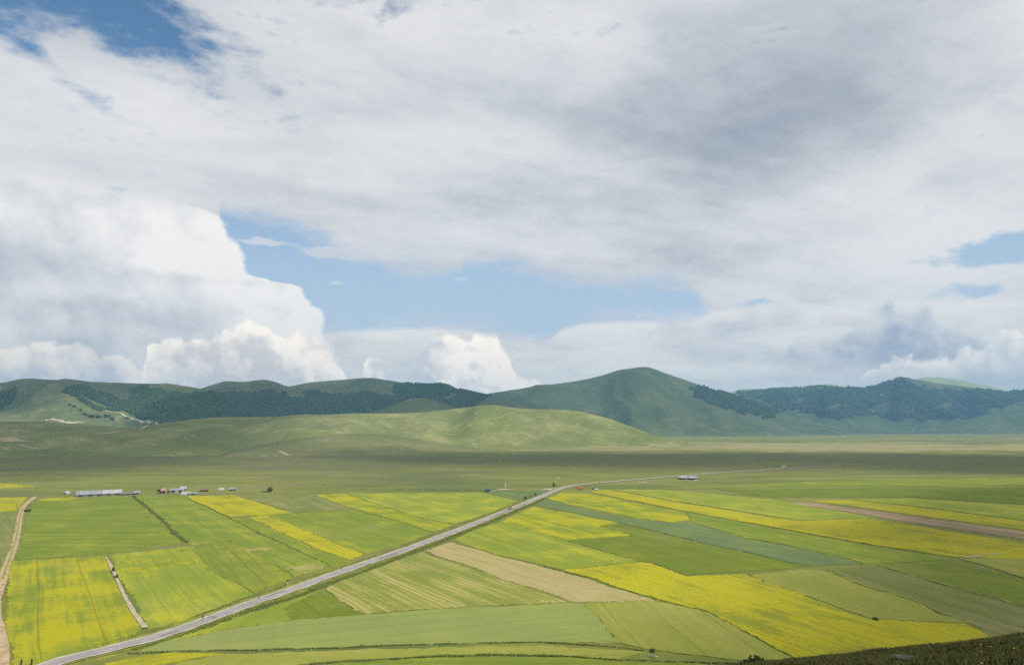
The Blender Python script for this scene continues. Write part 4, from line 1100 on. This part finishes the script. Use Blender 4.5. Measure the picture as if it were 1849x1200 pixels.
M_WHITE = simple('white_sheet', (0.33, 0.34, 0.36), 0.6, 0.15, 0.6)
M_ZINC = simple('zinc_sheet', (0.25, 0.26, 0.285), 0.5, 0.3, 0.5, 0.4)
M_ZINC2 = simple('dull_zinc', (0.17, 0.18, 0.20), 0.6, 0.3, 0.5, 0.3)
M_WALL = simple('grey_plaster', (0.33, 0.32, 0.31), 0.9, 0.3, 0.7)
M_WALLW = simple('pale_plaster', (0.42, 0.40, 0.38), 0.9, 0.2, 0.7)
M_DARK = simple('dark_opening', (0.03, 0.03, 0.032), 0.9, 0.1)
M_WOOD = simple('weathered_wood', (0.13, 0.095, 0.07), 0.9, 0.3, 2.0)
M_TILE = simple('pinkish_tile', (0.36, 0.24, 0.21), 0.9, 0.3, 1.0)
M_RED = simple('faded_red', (0.19, 0.12, 0.10), 0.7, 0.3, 1.0)
M_ORANGE = simple('orange_paint', (0.42, 0.15, 0.07), 0.45, 0.2, 0.6, 0.4)
M_TYRE = simple('tyre_rubber', (0.02, 0.02, 0.02), 0.9, 0.1)
M_GLASS = simple('dark_glass', (0.03, 0.04, 0.05), 0.12, 0.05, 1.0, 0.6)
M_BLUECAR = simple('blue_grey_paint', (0.13, 0.17, 0.26), 0.35, 0.1, 1.0, 0.5)
M_WHITECAR = simple('white_paint', (0.58, 0.59, 0.60), 0.35, 0.1, 1.0, 0.5)
M_DARKCAR = simple('dark_paint', (0.06, 0.075, 0.095), 0.35, 0.1, 1.0, 0.5)
M_SILVER = simple('silver_paint', (0.42, 0.45, 0.48), 0.35, 0.1, 1.0, 0.5)
M_POST = simple('dark_post', (0.035, 0.03, 0.03), 0.9, 0.2, 4.0)
M_PALEPOST = simple('pale_post', (0.55, 0.58, 0.50), 0.8, 0.2, 4.0)
M_ROCK = simple('grey_rock', (0.105, 0.105, 0.095), 0.95, 0.4, 3.0, 0.05)
M_STONE = simple('pale_limestone', (0.62, 0.60, 0.55), 0.9, 0.2, 1.5)

def pos(x, y, z=0.0):
    p = G(x, y); return (p[0], p[1], z)
def mpp(y):            # metres per pixel across at the foot point
    return G(924.5, y)[1] / (FPX * math.cos(TILT) - 0.0) * (math.cos(TILT))
def face(x): return -math.atan2(x - CX, FPX)

def shed(name, label, x, y, L, D, H, RH, wall, roof, panels=6, doors=1, roof2=None, split=1.0, cat='shed', rz=None, windows=0, group=None, gable=True):
    """long low building: walls, roof sheets laid side by side, doors, windows"""
    o = empty(name, pos(x, y, 0.02), face(x) if rz is None else rz, label, cat, group)
    hl = L / 2
    if gable: prism('wall', [(0, 0), (D, 0), (D, H), (D / 2, H + RH * 0.96), (0, H)], -hl, hl, wall, o)
    else: prism('wall', [(0, 0), (D, 0), (D, H + RH * 0.96), (0, H)], -hl, hl, wall, o)
    pw = (L + 0.8) / panels
    for k in range(panels):
        x0 = -hl - 0.4 + k * pw
        m = roof if (k + 0.5) / panels < split else (roof2 or roof)
        if gable:
            prof = [(-0.5, H - 0.12), (D / 2, H + RH + 0.05), (D / 2, H + RH + 0.15), (-0.5, H - 0.02)]
            prof2 = [(D + 0.5, H - 0.12), (D + 0.5, H - 0.02), (D / 2, H + RH + 0.15), (D / 2, H + RH + 0.05)]
            prism('roof_sheet', prof, x0 + 0.03, x0 + pw - 0.03, m, o)
            if k % 2 == 0: prism('rear_roof_sheet', prof2, x0 + 0.03, x0 + 2 * pw - 0.03 if k + 1 < panels else x0 + pw - 0.03, m, o)
        else:
            prism('roof_sheet', [(-0.5, H - 0.1), (D + 0.4, H + RH + 0.05), (D + 0.4, H + RH + 0.17), (-0.5, H + 0.02)], x0 + 0.03, x0 + pw - 0.03, m, o)
    for k in range(doors):
        cx_ = -hl + L * (k + 0.5) / doors
        w_ = min(1.6, L / doors * 0.3)
        d_ = boxp('door', (cx_ - w_, cx_ + w_, -0.05, 0.03, 0.05, H * 0.82), M_DARK, o)
        boxp('door_frame', (cx_ - w_ - 0.12, cx_ + w_ + 0.12, -0.03, 0.025, H * 0.82, H * 0.82 + 0.14), M_WOOD, d_)
    for k in range(windows):
        cx_ = -hl + L * (k + 0.15) / max(windows, 1) + 0.4
        w_ = boxp('window', (cx_ - 0.5, cx_ + 0.5, -0.06, 0.02, H * 0.4, H * 0.75), M_GLASS, o)
        boxp('sill', (cx_ - 0.6, cx_ + 0.6, -0.12, 0.02, H * 0.4 - 0.1, H * 0.4 - 0.01), M_WALLW, w_)
    return o
shed('long_shed', 'long low shed with grey and white metal roof, largest building of the hamlet', 179, 894.5, 33.5, 9.0, 1.5, 2.7, M_ZINC2, M_ZINC, 14, 5, M_WHITE, 0.56, windows=0)
shed('lean_to', 'low pale lean-to shelter right of the long shed', 232, 893, 13.0, 5.0, 1.0, 0.9, M_WOOD, M_ZINC2, 5, 2, gable=False)
shed('hut', 'small pale hut right of the lean-to shelter', 247, 892, 4.6, 4.0, 1.6, 1.1, M_WALLW, M_ZINC, 3, 1)
shed('cabin', 'dark wooden cabin with pinkish roof beside a tree', 294.5, 890.5, 3.6, 4.0, 2.4, 1.9, M_WOOD, M_TILE, 4, 1, cat='cabin', windows=1)
shed('barn', 'long white walled barn with lilac grey roof in the hamlet', 319, 888.5, 11.5, 6.0, 1.9, 1.4, M_WALLW, M_ZINC, 6, 2, cat='barn')
shed('hut', 'hut with bright white roof above the long white barn', 330.5, 884.5, 5.0, 4.0, 1.6, 1.5, M_WOOD, M_WHITE, 3, 1)
shed('lean_to', 'low grey lean-to right of the white tunnel', 348, 892.5, 7.0, 4.0, 1.0, 0.7, M_WALL, M_ZINC, 4, 1, gable=False)
shed('hut', 'reddish roofed hut standing apart right of the barn', 368.5, 887, 7.0, 4.0, 1.4, 1.4, M_DARK, M_RED, 4, 1, cat='hut')
shed('hut', 'grey roofed open hut at the right end of the hamlet', 420, 885.5, 5.5, 4.0, 1.5, 0.9, M_WOOD, M_ZINC, 3, 2)

# round white tent
o = empty('round_tent', pos(121, 891.5, 0.0), 0.0, 'round white tent left of the long shed', 'tent')
def tent(bm):
    prof = [(2.6, 0), (2.7, 1.0), (2.3, 1.7), (1.4, 2.4), (0.45, 2.9), (0.06, 3.1)]
    ring = []
    for r_, z_ in prof: ring.append([bm.verts.new((r_ * math.cos(a * math.pi / 8), r_ * math.sin(a * math.pi / 8), z_)) for a in range(16)])
    for k in range(len(ring) - 1):
        for a in range(16): bm.faces.new((ring[k][a], ring[k][(a + 1) % 16], ring[k + 1][(a + 1) % 16], ring[k + 1][a]))
    bm.faces.new(ring[-1])
part('canvas', tent, M_WHITE, o)
boxp('tent_door', (-0.5, 0.5, -2.74, -2.60, 0.02, 1.5), M_DARK, o)
cyl('tent_pole', 0.05, (0, 0, 3.0), (0, 0, 3.5), M_POST, o)
# polytunnel
o = empty('polytunnel', pos(336, 892.5), face(336), 'white rounded plastic tunnel in front of the long white barn', 'tunnel')
arc = [(2.2 + 2.2 * math.cos(math.pi * k / 10), 2.3 * math.sin(math.pi * k / 10)) for k in range(11)]
prism('plastic_cover', arc, -4.0, 4.0, M_WHITE, o)
for k in range(5): prism('hoop', [(2.2 + 2.26 * math.cos(math.pi * j / 10), 2.37 * math.sin(math.pi * j / 10)) for j in range(11)] + [(2.2 + 2.15 * math.cos(math.pi * j / 10), 2.25 * math.sin(math.pi * j / 10)) for j in range(10, -1, -1)], -4.0 + k * 1.98, -3.92 + k * 1.98, M_ZINC2, o)
boxp('tunnel_door', (4.0, 4.06, 1.4, 3.0, 0, 1.8), M_DARK, o)

# vehicles
def wheels(o, xs, y, r, w=0.22):
    for x in xs:
        for s_ in (-1, 1):
            t_ = cyl('wheel', r, (x, s_ * (y - w), r), (x, s_ * y, r), M_TYRE, o, 14)
            cyl('rim', r * 0.55, (x, s_ * (y - 0.03), r), (x, s_ * (y + 0.015), r), M_SILVER, t_, 10)
def xz_prism(name, prof, y0, y1, mat, parent, bev=0.0):
    def fn(bm):
        a = [bm.verts.new((x, y0, z)) for x, z in prof]; b_ = [bm.verts.new((x, y1, z)) for x, z in prof]
        bm.faces.new(a); bm.faces.new(b_[::-1])
        for k in range(len(prof)): bm.faces.new((a[k], b_[k], b_[(k + 1) % len(prof)], a[(k + 1) % len(prof)]))
        bmesh.ops.recalc_face_normals(bm, faces=bm.faces)
    return part(name, fn, mat, parent, bev=bev)
def car(label, at, rz, paint, kind='car', group=None, name='parked_car', cat='car'):
    o = empty(name, at, rz, label, cat, group)
    if kind == 'car':
        xz_prism('body', [(-2.1, 0.3), (2.1, 0.3), (2.15, 0.62), (1.95, 0.82), (0.95, 0.92), (-1.95, 0.95), (-2.12, 0.8)], -0.85, 0.85, paint, o, 0.05)
        xz_prism('cabin', [(-1.75, 0.93), (0.95, 0.90), (0.3, 1.40), (0.0, 1.45), (-1.2, 1.45), (-1.55, 1.35)], -0.74, 0.74, paint, o, 0.04)
        for s_ in (-1, 1): xz_prism('side_window', [(-1.5, 0.98), (0.7, 0.96), (0.2, 1.34), (-1.25, 1.36)], s_ * 0.735, s_ * 0.752, M_GLASS, o)
        xz_prism('windscreen', [(0.93, 0.95), (0.96, 0.97), (0.34, 1.40), (0.31, 1.38)], -0.64, 0.64, M_GLASS, o)
        xz_prism('rear_window', [(-1.76, 0.98), (-1.78, 1.0), (-1.58, 1.34), (-1.56, 1.32)], -0.6, 0.6, M_GLASS, o)
        for s_ in (-1, 1): boxp('headlight', (2.08, 2.15, s_ * 0.62 - 0.16, s_ * 0.62 + 0.16, 0.62, 0.76), M_WHITECAR, o)
        wheels(o, (-1.3, 1.3), 0.86, 0.32)
    elif kind == 'van':
        xz_prism('body', [(-2.7, 0.4), (2.6, 0.4), (2.7, 0.9), (2.3, 1.25), (1.7, 2.15), (1.4, 2.35), (-2.6, 2.4), (-2.72, 2.2)], -0.98, 0.98, paint, o, 0.06)
        xz_prism('windscreen', [(2.27, 1.33), (2.31, 1.33), (1.76, 2.12), (1.72, 2.12)], -0.85, 0.85, M_GLASS, o)
        for s_ in (-1, 1):
            xz_prism('side_window', [(0.9, 1.35), (2.1, 1.35), (1.65, 2.0), (0.9, 2.0)], s_ * 0.982, s_ * 0.995, M_GLASS, o)
            boxp('side_window', (-1.8, -0.2, s_ * 0.988 - 0.006, s_ * 0.988 + 0.006, 1.4, 2.0), M_GLASS, o)
        wheels(o, (-1.7, 1.75), 1.0, 0.36)
    elif kind == 'truck':
        xz_prism('cab', [(1.6, 0.6), (3.3, 0.6), (3.35, 1.5), (3.1, 2.5), (1.6, 2.55)], -1.15, 1.15, paint, o, 0.05)
        xz_prism('windscreen', [(3.33, 1.6), (3.37, 1.6), (3.16, 2.35), (3.12, 2.35)], -1.0, 1.0, M_GLASS, o)
        for s_ in (-1, 1): boxp('side_window', (2.0, 2.9, s_ * 1.155 - 0.008, s_ * 1.155 + 0.008, 1.6, 2.3), M_GLASS, o)
        boxp('chassis', (-3.2, 1.7, -0.6, 0.6, 0.55, 0.8), M_POST, o)
        boxp('cargo_box', (-3.3, 1.5, -1.2, 1.2, 0.82, 3.1), paint, o, 0.04)
        for k in range(4): boxp('side_rib', (-3.1 + k * 1.45, -3.02 + k * 1.45, -1.24, 1.24, 0.9, 3.0), M_RED, o)
        wheels(o, (-2.1, 2.4), 1.12, 0.45, 0.3)
    return o
road_dir = lambda a, b_: math.atan2(G(*b_)[1] - G(*a)[1], G(*b_)[0] - G(*a)[0])
car('orange box truck parked at the roadside right of the junction', pos(1047, 884, 0.02), R(185), M_ORANGE, 'truck', name='parked_truck', cat='truck')
car('white car beside the long yellow strip right of the orange truck', pos(1077, 884, 0.02), R(190), M_WHITECAR, 'car')
car('dark car parked nose to the white one right of the orange truck', pos(1072, 883.2, 0.02), R(95), M_DARKCAR, 'car')
car('dark camper van parked on the farm track left of the junction', pos(879.5, 887.6, 0.03), R(176), M_DARKCAR, 'van', name='camper_van', cat='van')
car('silver car parked right behind the dark camper van', pos(891.5, 887, 0.03), R(178), M_SILVER, 'car')
car('white car in the lay-by just before the junction', pos(987, 884.4, 0.1), R(190), M_WHITECAR, 'car')
car('blue grey car driving on the road towards the viewer', pos(921, 919.5, 0.37), road_dir((950, 908), (900, 928)), M_BLUECAR, 'car', name='car')
car('white van far out on the plain at right', (*G(1415, 844), 0.4), R(170), M_WHITECAR, 'van', name='camper_van', cat='van')
o = empty('caravan', pos(400, 885), face(400), 'small white caravan between the red hut and the last hut', 'caravan')
xz_prism('body', [(-2.2, 0.5), (2.2, 0.5), (2.4, 1.2), (2.1, 2.3), (-2.1, 2.4), (-2.4, 1.3)], -1.0, 1.0, M_WHITECAR, o, 0.08)
for k in (-1, 1): boxp('window', (k * 1.2 - 0.5, k * 1.2 + 0.5, -1.015, -0.995, 1.3, 1.9), M_GLASS, o)
boxp('tow_bar', (2.3, 3.4, -0.06, 0.06, 0.45, 0.55), M_POST, o)
wheels(o, (0.0,), 1.0, 0.33)
# derelict trailer
o = empty('derelict_trailer', pos(480, 888.5), face(480), 'low dark derelict trailer beside a bush above the fallow plot', 'trailer')
boxp('flatbed', (-4.2, 3.4, -1.1, 1.1, 0.65, 0.95), M_POST, o)
for k in range(4): boxp('side_board', (-4.1 + k * 1.2, -3.0 + k * 1.2, -1.12, -1.04, 0.96, 1.5), M_WOOD, o)
boxp('tow_bar', (3.4, 4.6, -0.08, 0.08, 0.6, 0.75), M_POST, o)
wheels(o, (-2.5, 1.8), 1.1, 0.42)

# open-sided stable beyond the junction
o = empty('open_stable', pos(1243, 865.2, 0.0), face(1243) + 0.10, 'long open sided stable with pale roof beyond the junction', 'stable')
L = 21.0
for k in range(7):
    prism('roof_sheet', [(-0.6, 1.6), (5.4, 3.35), (5.4, 3.47), (-0.6, 1.72)], -L / 2 + k * 3.0 + 0.03, -L / 2 + (k + 1) * 3.0 - 0.03, M_WHITE if k % 3 else M_ZINC, o)
for k in range(8):
    for yy, zz in ((0.0, 1.74), (4.8, 3.14)): cyl('post', 0.09, (-L / 2 + 0.1 + k * (L - 0.2) / 7, yy, 0), (-L / 2 + 0.1 + k * (L - 0.2) / 7, yy, zz), M_WOOD, o, 6)
boxp('back_wall', (-L / 2, L / 2, 4.92, 5.02, 0, 3.15), M_WOOD, o)
boxp('manger', (-L / 2 + 1, L / 2 - 1, 3.6, 4.3, 0.3, 0.8), M_POST, o)
car('silver car in front of the open sided stable, left one of two', pos(1239, 867.4, 0.02), R(176), M_SILVER, 'car')
car('pale car in front of the open sided stable, right one of two', pos(1256, 867.2, 0.02), R(178), M_WHITECAR, 'car')
for k, x in enumerate((1221, 1226, 1230)):
    o = empty('fence_post', pos(x, 866.0), 0, ('leftmost', 'middle', 'rightmost')[k] + ' of three dark posts left of the open sided stable', 'post', 'posts by the stable')
    cyl('shaft', 0.16, (0, 0, 0), (0, 0, 1.7), M_POST, o, 6); cyl('cap', 0.2, (0, 0, 1.7), (0, 0, 1.78), M_WOOD, o, 6)
o = empty('water_trough', pos(1160, 871.2), face(1160), 'long pale water trough on the grass left of the open sided stable', 'trough')
boxp('basin', (-4.6, 4.6, -0.5, 0.5, 0.25, 0.9), M_STONE, o); boxp('water', (-4.4, 4.4, -0.35, 0.35, 0.9, 0.915), M_GLASS, o)
for k in (-3.6, 0, 3.6): boxp('foot', (k - 0.3, k + 0.3, -0.4, 0.4, 0, 0.25), M_STONE, o)

# signs and posts
def sign(label, x, y, h, plate, pm, facing=0.0, z=0.02):
    o = empty('road_sign', pos(x, y, z), facing, label, 'sign')
    cyl('pole', 0.09, (0, 0, 0), (0, 0, h), M_PALEPOST, o, 8)
    w_, h_ = plate
    boxp('plate', (-w_ / 2, w_ / 2, -0.12, -0.06, h - h_, h + 0.05), pm, o)
    boxp('plate_frame', (-w_ / 2 - 0.03, w_ / 2 + 0.03, -0.06, -0.03, h - h_ - 0.03, h + 0.08), M_PALEPOST, o)
    return o
sign('pale post with dark plate on the upper side of the road left of centre', 519.5, 1056.5, 2.2, (0.75, 0.6), M_DARK)
sign('pale sign post by the lay-by on the farm track', 912.5, 882.0, 5.2, (0.5, 3.4), M_PALEPOST)
sign('small sign at the corner of the junction', 1003.5, 881.0, 2.6, (1.0, 0.6), M_DARK)
for x, y, lab in [(467.5, 1081.5, 'short dark marker post on the road edge, nearest of the four'), (617, 1028.5, 'short dark marker post on the road edge, second nearest of the four'), (668, 1010.5, 'short dark marker post on the road edge, third of the four'),
                  (815.5, 957.5, 'short dark marker post on the road edge, farthest of the four')]:
    o = empty('marker_post', pos(x, y, 0.3), road_dir((745, 988), (850, 948)), lab, 'post', 'marker posts along the road')
    boxp('shaft', (-0.15, 0.15, -0.12, 0.12, 0, 0.85), M_DARKCAR, o, 0.02); boxp('reflector', (-0.152, 0.152, -0.08, 0.08, 0.62, 0.74), M_SILVER, o)
for x, y, lab in [(37.5, 1203.5, 'thick dark wooden post at the bottom left edge, left of a pair'), (56, 1202.5, 'thick dark wooden post at the bottom left edge, right of a pair')]:
    o = empty('gate_post', pos(x, y), 0.3, lab, 'post', 'pair of gate posts')
    cyl('shaft', 0.19, (0, 0, 0), (0.06, 0, 1.75), M_POST, o, 10); cyl('cap', 0.215, (0.06, 0, 1.75), (0.06, 0, 1.83), M_WOOD, o, 10)
    cyl('hinge', 0.03, (0, -0.22, 1.1), (0, -0.22, 1.3), M_ZINC2, o, 6)

# fallen white slab beside the hedge at the bottom
o = empty('white_stone', pos(1176, 1186.5, 0.42), R(-38), 'broken white stone lying in the grass between the two bottom hedges', 'stone')
def slab(bm, L=2.2, w=0.34, h=0.22, s=1):
    box_into(bm, -L / 2, L / 2, -w / 2, w / 2, 0, h)
    bmesh.ops.subdivide_edges(bm, edges=list(bm.edges), cuts=2)
    r_ = random.Random(s)
    for v in bm.verts: v.co += Vector((r_.uniform(-.05, .05), r_.uniform(-.04, .04), r_.uniform(-.03, .03)))
part('block', slab, M_WHITE, o)
boxp('broken_end', (1.15, 1.55, -0.05, 0.28, 0, 0.18), M_STONE, o)
# pale rock lying on the near slope
d = ray(1641, 1177); a_ = math.atan2(d[0], d[1]); r_ = 18.5
zz = float(slope_z(np.array([a_]), np.array([r_]))[0])
rock = empty('rock', (r_ * math.sin(a_), r_ * math.cos(a_), zz), -a_ , 'flat pale rock in the dark grass of the near slope', 'rock')
def rockf(bm):
    bmesh.ops.create_icosphere(bm, subdivisions=3, radius=1.0)
    for v in bm.verts:
        n_ = mnoise.noise(v.co * 2.2) * 0.25
        v.co = Vector((v.co.x * (0.36 + n_ * 0.5), v.co.y * 0.16, v.co.z * (0.05 + n_ * 0.03) + 0.10))
part('boulder', rockf, M_ROCK, rock)
def rockg(bm):
    bmesh.ops.create_icosphere(bm, subdivisions=2, radius=1.0)
    for v in bm.verts: v.co = Vector((v.co.x * 0.14 + 0.62, v.co.y * 0.1, v.co.z * 0.04 + 0.08 + 0.02 * mnoise.noise(v.co * 3)))
part('chip', rockg, M_ROCK, rock)

# walker on the road
def walker(label, at, rz, jacket, trousers, skin):
    o = empty('person', at, rz, label, 'person')
    J = [(0, 0, .95), (0, 0, 1.15), (0, 0, 1.38), (0, 0.01, 1.50), (0, 0.02, 1.60), (0, 0.03, 1.72),
         (.10, 0, .90), (.11, .16, .50), (.11, .10, .10), (.11, .24, .04), (-.10, 0, .90), (-.11, -.10, .50), (-.11, -.32, .14), (-.11, -.22, .04),
         (.19, 0, 1.40), (.24, -.08, 1.12), (.24, .06, .88), (-.19, 0, 1.40), (-.24, .10, 1.13), (-.23, .22, .92)]
    Ed = [(0, 1), (1, 2), (2, 3), (3, 4), (4, 5), (0, 6), (6, 7), (7, 8), (8, 9), (0, 10), (10, 11), (11, 12), (12, 13), (2, 14), (14, 15), (15, 16), (2, 17), (17, 18), (18, 19)]
    Rr = [.15, .14, .15, .055, .095, .085, .09, .062, .045, .04, .09, .062, .045, .04, .065, .048, .035, .065, .048, .035]
    me = bpy.data.meshes.new('body'); me.from_pydata(J, Ed, []); me.update()
    b = link(bpy.data.objects.new('body', me), o)
    sm = b.modifiers.new('skin', 'SKIN')
    for k, s_ in enumerate(me.skin_vertices[0].data): s_.radius = (Rr[k], Rr[k]); s_.use_root = (k == 0)
    b.modifiers.new('sub', 'SUBSURF').levels = 1
    b.modifiers['sub'].render_levels = 1
    m, t, bs = new_mat('walker_clothes', 0.9, 0.1)
    tc_ = t.nodes.new('ShaderNodeTexCoord'); x_, y_, z_ = sep(t, V(t, tc_.outputs['Object']))
    c0 = mixc(t, z_.ss(0.93, 0.95), trousers, jacket); c0 = mixc(t, z_.ss(1.49, 1.51), c0, skin); c0 = mixc(t, z_.ss(1.68, 1.69), c0, (0.03, 0.02, 0.015))
    t.links.new(c0.s, bs.inputs['Base Color']); me.materials.append(m)
    return o
walker('person in dark jacket walking along the road at lower left', pos(366, 1121, 0.37), road_dir((450, 1091), (297, 1146)) - R(90), (0.05, 0.05, 0.08), (0.04, 0.045, 0.06), (0.45, 0.28, 0.2))

# ================================================================== clouds that stand overhead, outside the picture, and shade the land
M_CLOUD = bpy.data.materials.new('cloud_body'); M_CLOUD.use_nodes = True
_t = M_CLOUD.node_tree; _b = _t.nodes['Principled BSDF']
_b.inputs['Base Color'].default_value = (0.9, 0.9, 0.9, 1); _b.inputs['Roughness'].default_value = 1.0; _b.inputs['Specular IOR Level'].default_value = 0.0
_tr = _t.nodes.new('ShaderNodeBsdfTransparent'); _mx = _t.nodes.new('ShaderNodeMixShader')
_cn = noi(_t, geo_pos(_t), 0.0035, 5.0, 0.6)
_at = _t.nodes.new('ShaderNodeAttribute'); _at.attribute_name = 'cloud_body'
_a = (V(_t, _at.outputs['Fac']) * (_cn.ss(0.25, 0.6) * 0.35 + 0.75)) * 0.56
_t.links.new(_a.s, _mx.inputs[0]); _t.links.new(_tr.outputs[0], _mx.inputs[1]); _t.links.new(_b.outputs[0], _mx.inputs[2])
_t.links.new(_mx.outputs[0], _t.nodes['Material Output'].inputs['Surface'])
CLOUD_H = 4300.0
def cloud(shade, thick=420.0, rough=90.0, holes=(), cell=70.0, seed=0, level=0.0, feather=260.0, body=1.0):
    """a cloud whose shade falls on the polygon `shade` of the land"""
    poly = np.asarray(shade, float)
    lo, hi = poly.min(0) - 200, poly.max(0) + 200
    cell = max(cell, (hi - lo).max() / 150)
    xs, ys = np.arange(lo[0], hi[0], cell), np.arange(lo[1], hi[1], cell)
    X, Y = np.meshgrid(xs, ys)
    dmin = np.full(X.shape, 1e9)
    for i in range(len(poly)):
        a, b_ = poly[i], poly[(i + 1) % len(poly)]
        t_ = np.clip(((X - a[0]) * (b_[0] - a[0]) + (Y - a[1]) * (b_[1] - a[1])) / (np.dot(b_ - a, b_ - a) + 1e-9), 0, 1)
        dmin = np.minimum(dmin, np.hypot(X - a[0] - t_ * (b_[0] - a[0]), Y - a[1] - t_ * (b_[1] - a[1])))
    d_ = np.where(in_poly(X, Y, shade), dmin, -dmin)
    for hx, hy, rx, ry in holes: d_ = np.minimum(d_, (np.hypot((X - hx) / rx, (Y - hy) / ry) - 1.0) * min(rx, ry))
    d_ = d_ + fbm(X / (rough * 5) + seed, Y / (rough * 5), 4) * rough * 1.6
    th = thick * np.sqrt(np.clip(d_ / 600.0, 0, 1)) * (1 + 0.5 * fbm(X / 300.0, Y / 300.0 + seed, 3))
    k_ = (CLOUD_H - level) / SUNV[2]
    CXs, CYs = X + SUNV[0] * k_, Y + SUNV[1] * k_
    inside = d_ > 0
    idx = -np.ones(X.shape, int); use = np.zeros(X.shape, bool)
    q = inside[:-1, :-1] & inside[1:, :-1] & inside[:-1, 1:] & inside[1:, 1:]
    use[:-1, :-1] |= q; use[1:, :-1] |= q; use[:-1, 1:] |= q; use[1:, 1:] |= q
    n = use.sum(); idx[use] = np.arange(n)
    top = np.stack([CXs[use], CYs[use], CLOUD_H + th[use]], 1); bot = np.stack([CXs[use], CYs[use], CLOUD_H - 0.12 * th[use]], 1)
    a, b_, c_, e_ = idx[:-1, :-1][q], idx[:-1, 1:][q], idx[1:, 1:][q], idx[1:, :-1][q]
    f = np.concatenate([np.stack([a, b_, c_, e_], 1), np.stack([e_, c_, b_, a], 1) + n])
    # close the rim
    edge = {}
    for quad in np.stack([a, b_, c_, e_], 1).tolist():
        for k in range(4):
            u_, w_ = quad[k], quad[(k + 1) % 4]
            if (w_, u_) in edge: del edge[(w_, u_)]
            else: edge[(u_, w_)] = 1
    rim = np.array([(w_, u_, u_ + n, w_ + n) for u_, w_ in edge])
    f = np.vstack([f, rim])
    o = mesh_obj('cloud', np.vstack([top, bot]), f, M_CLOUD, smooth=True)
    dn = np.clip(d_[use] / feather, 0, 1); dn = dn * dn * (3 - 2 * dn) * body
    o.data.attributes.new('cloud_body', 'FLOAT', 'POINT').data.foreach_set('value', np.tile(dn, 2).astype(np.float32))      # thin at the rim
    return tag(o, kind='stuff')
# over the left hills and the forest belt
cloud([(-5200, 2330), (-1500, 2420), (-600, 2480), (-150, 2640), (350, 2760), (420, 3300), (150, 4700), (-600, 6200), (-5200, 6200)], holes=[(-1690, 2640, 190, 330)], seed=1, level=150, body=1.0)
# over the main mountain and the right hand ranges
cloud([(500, 3250), (1500, 3500), (2600, 4300), (4000, 4500), (7000, 4400), (7000, 7300), (3600, 7400), (1500, 6600), (-300, 6000), (-700, 4600), (-200, 3250)], seed=4, level=200, body=0.66)
# over the left part of the plain and the left end of the near hill
cloud([(-2800, 640), (-900, 590), (-400, 650), (-330, 1000), (-400, 1560), (-500, 2150), (-850, 2480), (-2800, 2480)], rough=70, seed=7, level=20)
# band across the plain behind the stable
cloud([(-420, 1300), (-330, 1000), (0, 900), (330, 830), (700, 740), (1900, 760), (1900, 1400), (900, 1520), (420, 1600), (-150, 1600)], rough=80, cell=40, feather=190.0, seed=9, body=0.92)
# behind the viewpoint and along the right edge
cloud([(-90, -700), (-60, 20), (10, 75), (50, 95), (95, 130), (150, 190), (195, 290), (265, 420), (400, 620), (1500, 820), (1500, -700)], rough=30, cell=30, feather=110.0, seed=11)

# ================================================================== summer haze over the plain
hz, ht, hb = bpy.data.materials.new('haze_air'), None, None
hz.use_nodes = True
hz.cycles.volume_sampling = 'DISTANCE'
ht = hz.node_tree; ht.nodes.clear()
pv = ht.nodes.new('ShaderNodeVolumePrincipled')
pv.inputs['Color'].default_value = (0.31, 0.65, 1.0, 1.0)
pv.inputs['Density'].default_value = 8.0e-5
pv.inputs['Anisotropy'].default_value = 0.0
mo = ht.nodes.new('ShaderNodeOutputMaterial')
ht.links.new(pv.outputs[0], mo.inputs['Volume'])
zt = max(float(np.vstack(terrain_v)[:, 2].max()), 110.0) + 25.0
bx_ = [(-9000, 9000), (-3000, 9500), (-9.0 - 6.0, zt)]
hv = [(x, y, z) for z in bx_[2] for y in bx_[1] for x in bx_[0]]
hf = [(0, 2, 3, 1), (4, 5, 7, 6), (0, 1, 5, 4), (2, 6, 7, 3), (0, 4, 6, 2), (1, 3, 7, 5)]
tag(mesh_obj('haze', hv, hf, hz), kind='stuff')
